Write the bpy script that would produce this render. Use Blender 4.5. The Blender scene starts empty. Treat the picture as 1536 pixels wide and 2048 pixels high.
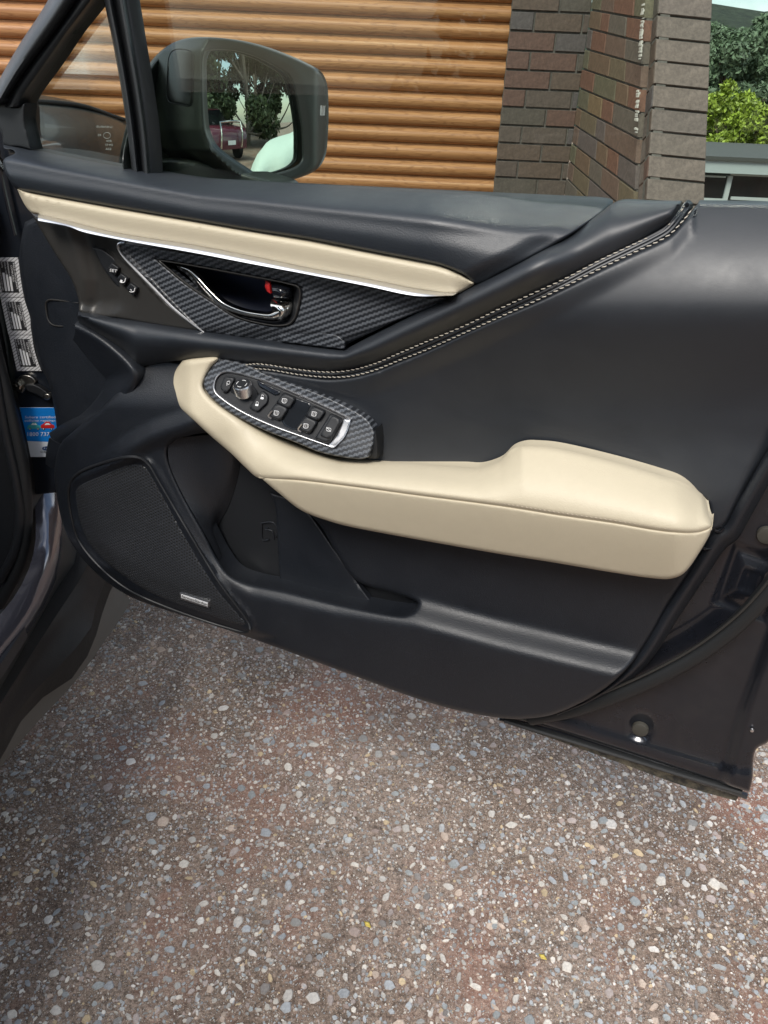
import bpy, bmesh, math, random
import numpy as np
from mathutils import Vector, Matrix
from mathutils.geometry import delaunay_2d_cdt

random.seed(7); RNG = np.random.default_rng(7)
S = bpy.context.scene
COL = S.collection

# ------------------------------------------------------------------ camera
FPX = 1538.0; PITCH = math.atan(864/1538); ROLL = math.radians(2.5)
CAM = np.array([0.0, 0.0, 1.22])
_F = np.array([0, math.cos(PITCH), -math.sin(PITCH)])
_U0 = np.array([0, math.sin(PITCH), math.cos(PITCH)])
_X = np.array([1.0, 0, 0])
_R = math.cos(ROLL)*_X + math.sin(ROLL)*_U0
_U = -math.sin(ROLL)*_X + math.cos(ROLL)*_U0
cd = bpy.data.cameras.new('camera'); cam = bpy.data.objects.new('camera', cd); COL.objects.link(cam)
S.camera = cam
cam.matrix_world = Matrix(((_R[0], _U[0], -_F[0], CAM[0]), (_R[1], _U[1], -_F[1], CAM[1]),
                           (_R[2], _U[2], -_F[2], CAM[2]), (0, 0, 0, 1)))
cd.sensor_fit = 'VERTICAL'; cd.sensor_height = 36; cd.lens = 36*FPX/2048
cd.clip_start = 0.02; cd.clip_end = 2000

# ------------------------------------------------------------------ light
SUN_EL, SUN_AZ = math.radians(50), math.radians(203)      # azimuth from +Y, clockwise
S.view_settings.view_transform = 'Standard'; S.view_settings.look = 'None'
S.view_settings.gamma = 1; S.view_settings.use_curve_mapping = False
S.view_settings.exposure = 1.0
W = bpy.data.worlds.new('World'); S.world = W; W.use_nodes = True
nt = W.node_tree; nt.nodes.clear()
def wn(t): return nt.nodes.new(t)
sky = wn('ShaderNodeTexSky'); sky.sky_type = 'NISHITA'; sky.sun_disc = False
sky.sun_elevation = SUN_EL; sky.sun_rotation = SUN_AZ; sky.air_density = 1.0; sky.dust_density = 1.0
tc = wn('ShaderNodeTexCoord'); mp = wn('ShaderNodeMapping'); mp.inputs['Scale'].default_value = (1, 1, 1.6); mp.inputs['Location'].default_value = (7.7, 3.3, 2.0)
no = wn('ShaderNodeTexNoise'); no.inputs['Scale'].default_value = 2.2; no.inputs['Detail'].default_value = 7; no.inputs['Roughness'].default_value = .55
rp = wn('ShaderNodeValToRGB'); rp.color_ramp.elements[0].position = .45; rp.color_ramp.elements[1].position = .62
rp.color_ramp.elements[0].color = (.04, .04, .04, 1); rp.color_ramp.elements[1].color = (.95, .95, .95, 1)
mx = wn('ShaderNodeMix'); mx.data_type = 'RGBA'
mx.inputs[7].default_value = (12.5, 12.9, 13.2, 1)
bg = wn('ShaderNodeBackground'); bg.inputs['Strength'].default_value = .085
ow = wn('ShaderNodeOutputWorld')
L = nt.links.new
L(tc.outputs['Generated'], mp.inputs[0]); L(mp.outputs[0], no.inputs['Vector']); L(no.outputs['Fac'], rp.inputs[0])
L(rp.outputs[0], mx.inputs[0]); L(sky.outputs[0], mx.inputs[6]); L(mx.outputs[2], bg.inputs[0]); L(bg.outputs[0], ow.inputs[0])
sl = bpy.data.lights.new('sun', 'SUN'); sl.energy = 1.8; sl.angle = math.radians(24); sl.color = (1, .95, .88)
so = bpy.data.objects.new('sun', sl); COL.objects.link(so)
sd = Vector((math.sin(SUN_AZ)*math.cos(SUN_EL), math.cos(SUN_AZ)*math.cos(SUN_EL), math.sin(SUN_EL)))
so.rotation_euler = sd.to_track_quat('Z', 'Y').to_euler(); so.location = (3, -4, 6)

# ------------------------------------------------------------------ geometry helpers
def rays(x, y):
    x = np.atleast_1d(np.asarray(x, float)); y = np.atleast_1d(np.asarray(y, float))
    return _F*FPX + np.outer(x-768, _R) + np.outer(1024-y, _U)
class Frame:
    """a vertical working plane standing in the place; w is the height proud of it, towards the viewer's side"""
    def __init__(s, O, deg):
        a = math.radians(deg); s.O = np.array(O, float); s.deg = deg
        s.ax = np.array([math.cos(a), math.sin(a), 0]); s.ay = np.array([-math.sin(a), math.cos(a), 0])
    def loc(s, x, y, w=0):
        d = rays(x, y); w = np.broadcast_to(np.asarray(w, float), (len(d),))
        t = ((s.O-CAM)@s.ay - w)/(d@s.ay)
        P = CAM + d*t[:, None] - s.O
        return np.stack([P@s.ax, P@s.ay, P[:, 2]], 1)
    def p(s, x, y, w=0): return Vector(s.loc(x, y, w)[0])
DOOR = Frame((0, .85, 0), -22)
JAMB = Frame((0, 1.13, 0), 0)
WORLD = Frame((0, 0, 0), 0)
def at_z(x, y, z):
    d = rays(x, y)[0]; return Vector(CAM + d*(z-CAM[2])/d[2])
def at_y(x, y, Y):
    d = rays(x, y)[0]; return Vector(CAM + d*(Y-CAM[1])/d[1])
def at_x(x, y, X0):
    d = rays(x, y)[0]; return Vector(CAM + d*(X0-CAM[0])/d[0])

def mesh_obj(name, V, F, mat, parent=None, smooth=True, mats=None, fm=None):
    me = bpy.data.meshes.new(name)
    me.from_pydata([tuple(v) for v in V], [], [tuple(f) for f in F])
    if mats: [me.materials.append(m) for m in mats]
    elif mat: me.materials.append(mat)
    if fm is not None: me.polygons.foreach_set('material_index', fm)
    me.polygons.foreach_set('use_smooth', [smooth]*len(me.polygons))
    me.update()
    o = bpy.data.objects.new(name, me); COL.objects.link(o)
    if parent: o.parent = parent
    return o
def fixn(o, ang=40):
    bm = bmesh.new(); bm.from_mesh(o.data); bmesh.ops.recalc_face_normals(bm, faces=bm.faces)
    for e in bm.edges:
        if len(e.link_faces) == 2 and e.calc_face_angle(0) > math.radians(ang): e.smooth = False
    bm.to_mesh(o.data); bm.free(); return o
def empty(name, loc, rz=0):
    o = bpy.data.objects.new(name, None); COL.objects.link(o); o.location = loc; o.rotation_euler = (0, 0, math.radians(rz)); o.empty_display_size = .1
    return o
def tag(o, label=None, cat=None, group=None, kind=None):
    if label: o['label'] = label
    if cat: o['category'] = cat
    if group: o['group'] = group
    if kind: o['kind'] = kind
    return o

def catmull(P, n=None, sub=8, closed=False):
    """smooth polyline through rows of P (any dims); repeated points are corners"""
    P = np.asarray(P, float)
    segs = []
    if closed:
        d = np.linalg.norm(P-np.roll(P, 1, 0), axis=1)
        k = [i for i in range(len(P)) if d[i] < 1e-6]
        if k: P = np.roll(P, -k[0], 0); P = np.vstack([P, P[:1]]); closed = False
    runs = [[0]]
    for i in range(1, len(P)):
        if np.linalg.norm(P[i]-P[i-1]) < 1e-6: runs.append([i])
        else: runs[-1].append(i)
    out = []
    for r in runs:
        Q = P[r]
        if len(Q) < 2: continue
        if closed and len(runs) == 1:
            E = np.vstack([Q[-1:], Q, Q[:2]]); m = len(Q)
        else:
            E = np.vstack([2*Q[:1]-Q[1:2], Q, 2*Q[-1:]-Q[-2:-1]]); m = len(Q)-1
        for i in range(m):
            p0, p1, p2, p3 = E[i:i+4]
            l1 = max(np.linalg.norm(p2-p1), 1e-9)**.5; l0 = max(np.linalg.norm(p1-p0), 1e-9)**.5; l2 = max(np.linalg.norm(p3-p2), 1e-9)**.5
            m1 = (p1-p0)/l0 - (p2-p0)/(l0+l1) + (p2-p1)/l1; m2 = (p2-p1)/l1 - (p3-p1)/(l1+l2) + (p3-p2)/l2
            m1 = m1*l1; m2 = m2*l1
            for j in range(sub):
                t = j/sub; t2 = t*t; t3 = t2*t
                out.append((2*t3-3*t2+1)*p1+(t3-2*t2+t)*m1+(-2*t3+3*t2)*p2+(t3-t2)*m2)
        if not (closed and len(runs) == 1) and r is runs[-1]: out.append(P[r[-1]])
    out = np.array(out)
    if n:
        if closed: out = np.vstack([out, out[:1]])
        s = np.r_[0, np.cumsum(np.linalg.norm(np.diff(out[:, :2], axis=0), axis=1))]
        t = np.linspace(0, s[-1], n+(1 if closed else 0))
        out = np.stack([np.interp(t, s, out[:, k]) for k in range(out.shape[1])], 1)
        if closed: out = out[:-1]
    return out
def poly_resample(out, step):
    """closed polyline to roughly even steps, keeping its corners near enough"""
    Q = np.vstack([out, out[:1]]); res = []
    for a, b in zip(Q[:-1], Q[1:]):
        l = np.linalg.norm(b-a)
        if l < 1e-9: continue
        k = max(1, int(round(l/step)))
        for j in range(k): res.append(a+(b-a)*j/k)
    R = [res[0]]
    for q in res[1:]:
        if np.linalg.norm(q-R[-1]) > step*.35: R.append(q)
    if np.linalg.norm(R[-1]-R[0]) < step*.35: R.pop()
    return np.array(R)
def inside(P, poly):
    x, y = P[:, 0], P[:, 1]; c = np.zeros(len(P), bool)
    a = poly; b = np.roll(poly, -1, 0)
    for (x1, y1), (x2, y2) in zip(a, b):
        if y1 == y2: continue
        m = ((y1 > y) != (y2 > y)) & (x < (x2-x1)*(y-y1)/(y2-y1)+x1)
        c ^= m
    return c
def dist_poly(P, poly, closed=True):
    a = poly if closed else poly[:-1]; b = np.roll(poly, -1, 0) if closed else poly[1:]
    D = np.full(len(P), 1e9)
    for p, q in zip(a, b):
        e = q-p; l = e@e
        if l < 1e-12: continue
        t = np.clip(((P-p)@e)/l, 0, 1)
        D = np.minimum(D, np.hypot(P[:, 0]-p[0]-t*e[0], P[:, 1]-p[1]-t*e[1]))
    return D
def round_edge(d, r, h):
    k = 1-np.clip(d/r, 0, 1); return -h*(1-np.sqrt(np.maximum(0, 1-k*k)))
def pad(fr, name, outline, wf, mat, parent, edge=(8, .006), step=6, skirt=.012, holes=(), smooth_outline=True, hole_edge=None, pxunits=True):
    """a moulded panel of the door: traced outline, relief wf(x, y), rounded rim and turned-back edges"""
    poly = catmull(np.array(outline, float), closed=True, sub=6) if smooth_outline else np.array(outline, float)
    poly = poly_resample(poly, step)
    hs = [poly_resample(catmull(np.array(h, float), closed=True, sub=6), max(2, step*.7)) for h in holes]
    r, h = edge
    x0, y0 = poly.min(0); x1, y1 = poly.max(0)
    gx, gy = np.meshgrid(np.arange(x0, x1, step), np.arange(y0, y1, step*.9)); gx[::2] += step/2
    G = np.stack([gx.ravel(), gy.ravel()], 1)
    G = G[inside(G, poly)]
    for q in hs: G = G[~inside(G, q)]
    allp = [poly]+hs
    if len(G):
        dd = np.min([dist_poly(G, q) for q in allp], 0)
        rr = min(r, 4*step)
        G = G[dd > max(rr if r > step else step*.6, step*.6)]
    rings = []
    for idx, q in enumerate(allp):
        nrm = np.roll(q, -1, 0)-np.roll(q, 1, 0); nrm = np.stack([-nrm[:, 1], nrm[:, 0]], 1)
        nrm /= np.maximum(np.linalg.norm(nrm, axis=1), 1e-9)[:, None]
        t = q+nrm*.5; ins = inside(t, q)
        want_in = (idx == 0)
        nrm[(ins != want_in)] *= -1
        for k in ((.05, .18, .42, .72, 1.0) if r > 2.5 else (.3, 1.0)):
            dd = r*k; P = q+nrm*dd
            ok = inside(P, poly)
            for hq in hs: ok &= ~inside(P, hq)
            P = P[ok]
            if not len(P): continue
            d2 = np.min([dist_poly(P, z) for z in allp], 0)
            rings.append(P[d2 > dd*.93])
    pts = [poly]+hs; n0 = sum(len(q) for q in pts)
    edges = []; off = 0
    for q in pts:
        m = len(q); edges += [(off+i, off+(i+1) % m) for i in range(m)]; off += m
    A = np.vstack(pts+rings+[G]) if len(rings) or len(G) else np.vstack(pts)
    vs, es, fs, ov, _, _ = delaunay_2d_cdt([Vector(p) for p in A], edges, [], 2 if not hs else 0, 1e-4)
    V2 = np.array([tuple(v) for v in vs])
    FF = [tuple(f) for f in fs]
    cen = np.array([V2[list(f)].mean(0) for f in FF])
    ok = inside(cen, poly)
    for q in hs: ok &= ~inside(cen, q)
    FF = [f for f, k in zip(FF, ok) if k]
    dd = np.min([dist_poly(V2, q) for q in allp], 0)
    w = np.broadcast_to(np.asarray(wf(V2[:, 0], V2[:, 1]) if callable(wf) else wf, float), (len(V2),)) + round_edge(dd, r, h)
    P3 = fr.loc(V2[:, 0], V2[:, 1], w)
    V = P3.tolist(); F = FF[:]
    omap = {}
    for nv, ol in enumerate(ov):
        for o_ in ol: omap[o_] = nv
    off = 0
    for q in pts:
        m = len(q); ids = [omap.get(off+i) for i in range(m)]; off += m
        if skirt <= 0 or None in ids: continue
        base = len(V)
        for i in ids: v = V[i]; V.append([v[0], v[1]+skirt, v[2]])
        for i in range(m):
            j = (i+1) % m; F.append((ids[i], ids[j], base+j, base+i))
    o = mesh_obj(name, V, F, mat, parent)
    fixn(o, 55)
    # make the face side look at the viewer's side (-Y of the frame)
    s = sum(p.normal.y*p.area for p in o.data.polygons)
    if s > 0:
        o.data.flip_normals()
    return o
def loft(fr, name, curves, mat, parent, n=60, nv=4, w=None, skirt=.01, smooth=True, world=None):
    """skin stretched over profile lines [(x, y, w), ...]"""
    C = [catmull(np.array(c, float), n=n) for c in curves]
    C = np.array(C)                      # k, n, 3
    if smooth and len(C) > 2:
        rows = [catmull(C[:, i], sub=nv) for i in range(n)]
        G = np.array(rows).transpose(1, 0, 2)
    else:
        G = []
        for a, b in zip(C[:-1], C[1:]):
            for j in range(nv): G.append(a+(b-a)*j/nv)
        G.append(C[-1]); G = np.array(G)
    k, m = G.shape[:2]
    if fr is not None:
        P = fr.loc(G[..., 0].ravel(), G[..., 1].ravel(), G[..., 2].ravel())
    else: P = G.reshape(-1, 3)
    V = P.tolist(); F = [(i*m+j, i*m+j+1, (i+1)*m+j+1, (i+1)*m+j) for i in range(k-1) for j in range(m-1)]
    if skirt > 0:
        ring = [j for j in range(m)]+[i*m+m-1 for i in range(1, k)]+[(k-1)*m+j for j in range(m-2, -1, -1)]+[i*m for i in range(k-2, 0, -1)]
        b = len(V)
        for i in ring: v = V[i]; V.append([v[0], v[1]+skirt, v[2]])
        r = len(ring)
        for i in range(r): j = (i+1) % r; F.append((ring[i], ring[j], b+j, b+i))
    o = mesh_obj(name, V, F, mat, parent); fixn(o, 60)
    if fr is not None and sum(p.normal.y*p.area for p in o.data.polygons[:(k-1)*(m-1)]) > 0: o.data.flip_normals()
    return o
def tube(fr, name, pts, rad, mat, parent, n=50, seg=8, flat=1.0, closed=False):
    P = catmull(np.array(pts, float), n=n, closed=closed)
    if fr is not None: Q = fr.loc(P[:, 0], P[:, 1], P[:, 2])
    else: Q = P[:, :3]
    V, F = tube_geo(Q, rad, seg, flat, closed)
    return fixn(mesh_obj(name, V, F, mat, parent))
def tube_geo(Q, rad, seg=8, flat=1.0, closed=False):
    n = len(Q); rad = np.broadcast_to(rad, (n,)) if np.ndim(rad) == 0 else np.interp(np.linspace(0, 1, n), np.linspace(0, 1, len(rad)), rad)
    T = np.gradient(Q, axis=0)
    if closed: T = np.roll(Q, -1, 0)-np.roll(Q, 1, 0)
    T /= np.maximum(np.linalg.norm(T, axis=1), 1e-9)[:, None]
    V = []; F = []
    ref = np.array([0, 1., 0]) if abs(T[0][1]) < .9 else np.array([1., 0, 0])
    b = ref
    for i in range(n):
        b = b-(b@T[i])*T[i]; b /= max(np.linalg.norm(b), 1e-9); c = np.cross(T[i], b)
        for k in range(seg):
            a = 2*math.pi*k/seg; V.append(Q[i]+rad[i]*(math.cos(a)*b*flat+math.sin(a)*c))
    for i in range(n if closed else n-1):
        for k in range(seg):
            k2 = (k+1) % seg; j = (i+1) % n
            F.append((i*seg+k, i*seg+k2, j*seg+k2, j*seg+k))
    if not closed:
        F.append(tuple(range(seg))[::-1]); F.append(tuple((n-1)*seg+k for k in range(seg)))
    return V, F
def box_geo(P, d):
    """P four front corners (Vectors), d offset to the back"""
    V = [Vector(p) for p in P]+[Vector(p)+Vector(d) for p in P]
    F = [(0, 1, 2, 3), (7, 6, 5, 4)]+[(i, i+4, (i+1) % 4+4, (i+1) % 4) for i in range(4)]
    return V, F
def box(name, lo, hi, mat, parent=None, bev=0):
    bm = bmesh.new(); bmesh.ops.create_cube(bm, size=1)
    lo = Vector(lo); hi = Vector(hi)
    for v in bm.verts: v.co = Vector([(lo[k]+hi[k])/2+v.co[k]*(hi[k]-lo[k]) for k in range(3)])
    if bev: bmesh.ops.bevel(bm, geom=bm.edges[:], offset=bev, segments=2, affect='EDGES')
    me = bpy.data.meshes.new(name); bm.to_mesh(me); bm.free(); me.materials.append(mat)
    o = bpy.data.objects.new(name, me); COL.objects.link(o)
    if parent: o.parent = parent
    return o

# ------------------------------------------------------------------ materials
def M(name, color=(.5, .5, .5), rough=.5, metal=0, spec=.5, coat=0, emit=None):
    m = bpy.data.materials.new(name); m.use_nodes = True; b = m.node_tree.nodes['Principled BSDF']
    b.inputs['Base Color'].default_value = (*color, 1); b.inputs['Roughness'].default_value = rough
    b.inputs['Metallic'].default_value = metal; b.inputs['Specular IOR Level'].default_value = spec
    b.inputs['Coat Weight'].default_value = coat; b.inputs['Coat Roughness'].default_value = .05
    return m
class N:
    def __init__(s, m): s.m = m; s.t = m.node_tree; s.b = s.t.nodes['Principled BSDF']
    def n(s, t, **k):
        x = s.t.nodes.new(t)
        for a, v in k.items(): setattr(x, a, v)
        return x
    def l(s, a, b): s.t.links.new(a, b)
    def coord(s, kind='Object', scale=(1, 1, 1), rot=(0, 0, 0), loc=None):
        c = s.n('ShaderNodeTexCoord'); p = s.n('ShaderNodeMapping'); p.inputs['Scale'].default_value = scale; p.inputs['Rotation'].default_value = rot
        s.l(c.outputs[kind], p.inputs[0]); return p.outputs[0]
    def noise(s, v, sc, det=4, ro=.5):
        x = s.n('ShaderNodeTexNoise'); x.inputs['Scale'].default_value = sc; x.inputs['Detail'].default_value = det; x.inputs['Roughness'].default_value = ro
        s.l(v, x.inputs['Vector']); return x.outputs['Fac']
    def vor(s, v, sc, feature='F1', out='Distance'):
        x = s.n('ShaderNodeTexVoronoi', feature=feature); x.inputs['Scale'].default_value = sc; s.l(v, x.inputs['Vector']); return x.outputs[out]
    def math(s, op, a, b=None, c=None, clamp=False):
        x = s.n('ShaderNodeMath', operation=op); x.use_clamp = clamp
        for i, q in enumerate((a, b, c)):
            if q is None: continue
            if isinstance(q, (int, float)): x.inputs[i].default_value = q
            else: s.l(q, x.inputs[i])
        return x.outputs[0]
    def ramp(s, f, stops, inter='LINEAR'):
        x = s.n('ShaderNodeValToRGB'); cr = x.color_ramp; cr.interpolation = inter
        while len(cr.elements) < len(stops): cr.elements.new(.5)
        for e, (p, c) in zip(cr.elements, stops): e.position = p; e.color = (*c, 1) if len(c) == 3 else c
        s.l(f, x.inputs[0]); return x.outputs[0]
    def mix(s, f, a, b, mode='MIX'):
        x = s.n('ShaderNodeMix', data_type='RGBA', blend_type=mode)
        for i, q in ((0, f), (6, a), (7, b)):
            if isinstance(q, (int, float)): x.inputs[i].default_value = q
            elif isinstance(q, tuple): x.inputs[i].default_value = (*q, 1)
            else: s.l(q, x.inputs[i])
        return x.outputs[2]
    def bump(s, h, st=.3, dist=.001):
        x = s.n('ShaderNodeBump'); x.inputs['Strength'].default_value = st; x.inputs['Distance'].default_value = dist; s.l(h, x.inputs['Height']); s.l(x.outputs[0], s.b.inputs['Normal'])
    def set(s, k, o): s.l(o, s.b.inputs[k])
def g(v): return (v, v, v)

def leather(name, col, rough, scale=700, bump=.35, dist=.0006, spec=.5, var=.12):
    m = M(name, col, rough, spec=spec); n = N(m); c = n.coord()
    v = n.vor(c, scale, 'SMOOTH_F1'); nz = n.noise(c, scale*.6, 3)
    h = n.math('ADD', v, n.math('MULTIPLY', nz, .5)); n.bump(h, bump, dist)
    big = n.noise(c, 6, 5)
    n.set('Roughness', n.ramp(n.math('MULTIPLY_ADD', n.noise(c, 23, 6, .7), .5, n.math('MULTIPLY', big, .5)), [(.35, g(rough-.07)), (.65, g(rough+.08))]))
    fine = n.noise(c, 60, 6, .7)
    base = n.mix(fine, tuple(k*(1-var) for k in col), tuple(min(1, k*(1+var)) for k in col))
    # a few specks of dust and lint
    dv = n.n('ShaderNodeTexVoronoi'); dv.inputs['Scale'].default_value = 38; n.l(c, dv.inputs['Vector'])
    ds_ = n.n('ShaderNodeSeparateColor'); n.l(dv.outputs['Color'], ds_.inputs[0])
    dm = n.math('MULTIPLY', n.ramp(dv.outputs['Distance'], [(.012, g(1)), (.02, g(0))]), n.ramp(ds_.outputs[0], [(.78, g(0)), (.8, g(.5))]))
    n.set('Base Color', n.mix(dm, base, (.30, .29, .27)))
    return m
m_leather = leather('black_soft_vinyl', (.010, .014, .020), .50, 850, .28, .0005, spec=.75)
m_smooth = leather('dark_stitched_leatherette', (.011, .014, .019), .49, 1500, .12, .0003, spec=.75)
m_plastic = leather('black_grained_plastic', (.006, .008, .012), .47, 900, .5, .0006, spec=.7)
m_beige = leather('beige_leather', (.53, .468, .345), .50, 800, .3, .0005, spec=.4, var=.05)
m_satin = M('satin_bronze_plastic', (.045, .043, .040), .38, metal=.35)
m_dark = M('matt_black_plastic', (.010, .011, .013), .5)
m_gloss = M('gloss_black_plastic', (.006, .007, .01), .12)
m_rubber = M('black_rubber', (.012, .013, .014), .55)
m_chrome = M('chrome', (.75, .74, .70), .12, metal=1)
m_satchrome = M('satin_silver', (.78, .78, .79), .32, metal=1)
m_white = M('white_print', (.8, .8, .8), .5)
m_grey = M('grey_print', (.55, .55, .55), .5)
m_red = M('red_paint', (.6, .02, .02), .4)
m_thread = M('cream_thread', (.48, .44, .37), .7)
m_bthread = M('beige_thread', (.60, .52, .40), .7)

m_paint = M('dark_metallic_paint', (.015, .017, .022), .2, metal=.35, coat=.8)
n = N(m_paint); c = n.coord()
n.set('Roughness', n.ramp(n.noise(c, 9, 6, .6), [(.35, g(.22)), (.75, g(.42))]))
n.set('Base Color', n.ramp(n.noise(c, 5, 8, .65), [(.3, (.010, .012, .018)), (.62, (.018, .020, .026)), (.8, (.038, .038, .040))]))
m_wing = M('green_grey_car_paint', (.018, .024, .022), .3, metal=.3, coat=.25)

# vinyl film printed as woven carbon fibre
m_carbon = M('carbon_fibre_film', g(.03), .35, spec=.6); n = N(m_carbon)
tcx = n.n('ShaderNodeTexCoord'); sx = n.n('ShaderNodeSeparateXYZ'); n.l(tcx.outputs['Object'], sx.inputs[0])
A_ = math.radians(62)
u_ = n.math('ADD', n.math('MULTIPLY', sx.outputs[0], math.cos(A_+math.pi/2)), n.math('MULTIPLY', sx.outputs[2], math.sin(A_+math.pi/2)))
v_ = n.math('ADD', n.math('MULTIPLY', sx.outputs[0], math.cos(A_)), n.math('MULTIPLY', sx.outputs[2], math.sin(A_)))
u_ = n.math('ADD', n.math('MULTIPLY', sx.outputs[0], -.42), n.math('MULTIPLY', sx.outputs[2], .91))
v_ = n.math('ADD', n.math('MULTIPLY', sx.outputs[0], .91), n.math('MULTIPLY', sx.outputs[2], .42))
P_ = .0058; Q_ = .0030
tooth = n.math('PINGPONG', n.math('DIVIDE', v_, Q_), 1.0)
ph = n.math('ADD', n.math('DIVIDE', u_, P_), n.math('MULTIPLY', tooth, .22))
fr_ = n.math('FRACT', ph)
st = n.ramp(fr_, [(.0, g(0)), (.06, g(1)), (.46, g(1)), (.54, g(0)), (1, g(0))])
gl = n.math('FRACT', n.math('DIVIDE', v_, Q_*1.0))
tex = n.math('MULTIPLY', st, n.math('ADD', .55, n.math('MULTIPLY', gl, .5)))
n.set('Base Color', n.ramp(tex, [(0, (.012, .014, .018)), (1, (.115, .125, .14))]))
n.set('Roughness', n.ramp(tex, [(0, g(.45)), (1, g(.3))])); n.bump(tex, .5, .0004)

# speaker cloth of pressed metal: perforations in hexagonal order
m_mesh = M('perforated_speaker_mesh', g(.02), .4, spec=.5); n = N(m_mesh)
c = n.coord(scale=(1, .01, 1)); sp = n.n('ShaderNodeSeparateXYZ'); n.l(c, sp.inputs[0])
k = 2*math.pi/.0042
a1 = n.math('COSINE', n.math('MULTIPLY', sp.outputs[0], k))
a2 = n.math('COSINE', n.math('ADD', n.math('MULTIPLY', sp.outputs[0], k*.5), n.math('MULTIPLY', sp.outputs[2], k*.866)))
a3 = n.math('COSINE', n.math('SUBTRACT', n.math('MULTIPLY', sp.outputs[0], k*.5), n.math('MULTIPLY', sp.outputs[2], k*.866)))
sm = n.math('ADD', n.math('ADD', a1, a2), a3)
hole = n.ramp(n.math('MULTIPLY_ADD', sm, .22, .33), [(.42, g(0)), (.62, g(1))])
n.set('Base Color', n.mix(hole, (.024, .026, .030), (.002, .002, .002))); n.set('Roughness', n.ramp(hole, [(0, g(.38)), (1, g(.9))]))
n.bump(n.math('SUBTRACT', 1, hole), 1, .0012)

def tint_glass(name, tint, refl=.8, rough=0):
    m = bpy.data.materials.new(name); m.use_nodes = True; t = m.node_tree; t.nodes.clear()
    o = t.nodes.new('ShaderNodeOutputMaterial'); mx = t.nodes.new('ShaderNodeMixShader'); tr = t.nodes.new('ShaderNodeBsdfTransparent')
    gl = t.nodes.new('ShaderNodeBsdfGlossy'); fr = t.nodes.new('ShaderNodeFresnel'); fr.inputs[0].default_value = 1.5
    mu = t.nodes.new('ShaderNodeMath'); mu.operation = 'MULTIPLY'; mu.inputs[1].default_value = refl
    tr.inputs[0].default_value = (*tint, 1); gl.inputs['Roughness'].default_value = rough
    t.links.new(fr.outputs[0], mu.inputs[0]); t.links.new(mu.outputs[0], mx.inputs[0]); t.links.new(tr.outputs[0], mx.inputs[1]); t.links.new(gl.outputs[0], mx.inputs[2]); t.links.new(mx.outputs[0], o.inputs[0])
    return m
m_glass = tint_glass('green_tinted_car_glass', (.905, .945, .90), .45)
m_mirror = M('mirror_silver', (.74, .84, .78), .0, metal=1)

# ================================================================== GROUND
m_ground = M('exposed_aggregate_concrete', (.15, .13, .12), .8, spec=.3); n = N(m_ground); c = n.coord()
patch = n.noise(c, 1.7, 5, .6); red = n.noise(c, 3.1, 6, .65); fine = n.noise(c, 160, 5, .8); mid = n.noise(c, 28, 6, .7)
mpg = n.n('ShaderNodeMapping'); mpg.inputs['Location'].default_value = (3.7, 9.2, 0); n.l(c, mpg.inputs[0])
red2 = n.noise(mpg.outputs[0], 2.4, 7, .7)
base = n.mix(n.ramp(fine, [(.38, g(0)), (.66, g(1))]), (.10, .078, .064), (.40, .335, .285))
vf = n.vor(c, 620, 'F1'); base = n.mix(1.0, base, n.ramp(vf, [(.1, (1.5, 1.45, 1.4)), (.45, g(.75))]), 'MULTIPLY')
base = n.mix(1.0, base, n.ramp(mid, [(.32, g(.66)), (.68, g(1.3))]), 'MULTIPLY')
base = n.mix(1.0, base, n.ramp(patch, [(.40, (.86, .82, .80)), (.62, (1.30, 1.32, 1.36))]), 'MULTIPLY')
base = n.mix(n.ramp(red2, [(.48, g(0)), (.66, g(.5))]), base, (.32, .15, .115))
sp1 = n.n('ShaderNodeTexVoronoi'); sp1.inputs['Scale'].default_value = 330; n.l(c, sp1.inputs['Vector'])
spk = n.ramp(sp1.outputs['Distance'], [(.22, g(1)), (.34, g(0))])
sepc = n.n('ShaderNodeSeparateColor'); n.l(sp1.outputs['Color'], sepc.inputs[0])
spk = n.math('MULTIPLY', spk, n.ramp(sepc.outputs[0], [(.35, g(0)), (.4, g(1))]))
scol = n.ramp(sepc.outputs[1], [(0, (.42, .40, .37)), (.45, (.30, .31, .33)), (.7, (.40, .30, .22)), (1, (.55, .52, .47))])
base = n.mix(spk, base, scol)
wv = n.n('ShaderNodeTexVoronoi', feature='DISTANCE_TO_EDGE'); wv.inputs['Scale'].default_value = .9
dn = n.n('ShaderNodeTexNoise'); dn.inputs['Scale'].default_value = 6; dn.inputs['Detail'].default_value = 8; n.l(c, dn.inputs['Vector'])
am = n.n('ShaderNodeMix', data_type='VECTOR'); am.inputs[0].default_value = .22; n.l(c, am.inputs[4]); n.l(dn.outputs['Color'], am.inputs[5]); n.l(am.outputs[1], wv.inputs['Vector'])
crack = n.ramp(wv.outputs['Distance'], [(0, g(1)), (.0012, g(0))])
base = n.mix(n.math('MULTIPLY', crack, .35), base, (.02, .017, .015))
pc = at_z(400, 1690, 0); vd = n.n('ShaderNodeVectorMath', operation='DISTANCE'); vd.inputs[1].default_value = (pc.x, pc.y, 0)
wob = n.math('MULTIPLY_ADD', n.noise(c, 7, 6, .7), .34, n.math('MULTIPLY', vd.outputs['Value'], 1.0))
base = n.mix(1.0, base, n.ramp(wob, [(.24, (1.42, 1.44, 1.48)), (.50, g(1.0))]), 'MULTIPLY')     # cement bloom, a worn pale patch
base = n.mix(1.0, base, (1.06, 1.0, .94), 'MULTIPLY')
n.set('Base Color', base)
hh = n.math('SUBTRACT', n.math('ADD', n.math('MULTIPLY', fine, .6), n.math('MULTIPLY', spk, .5)), n.math('MULTIPLY', crack, .3))
n.bump(hh, .8, .003)
gv = []; gf = []
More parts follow.
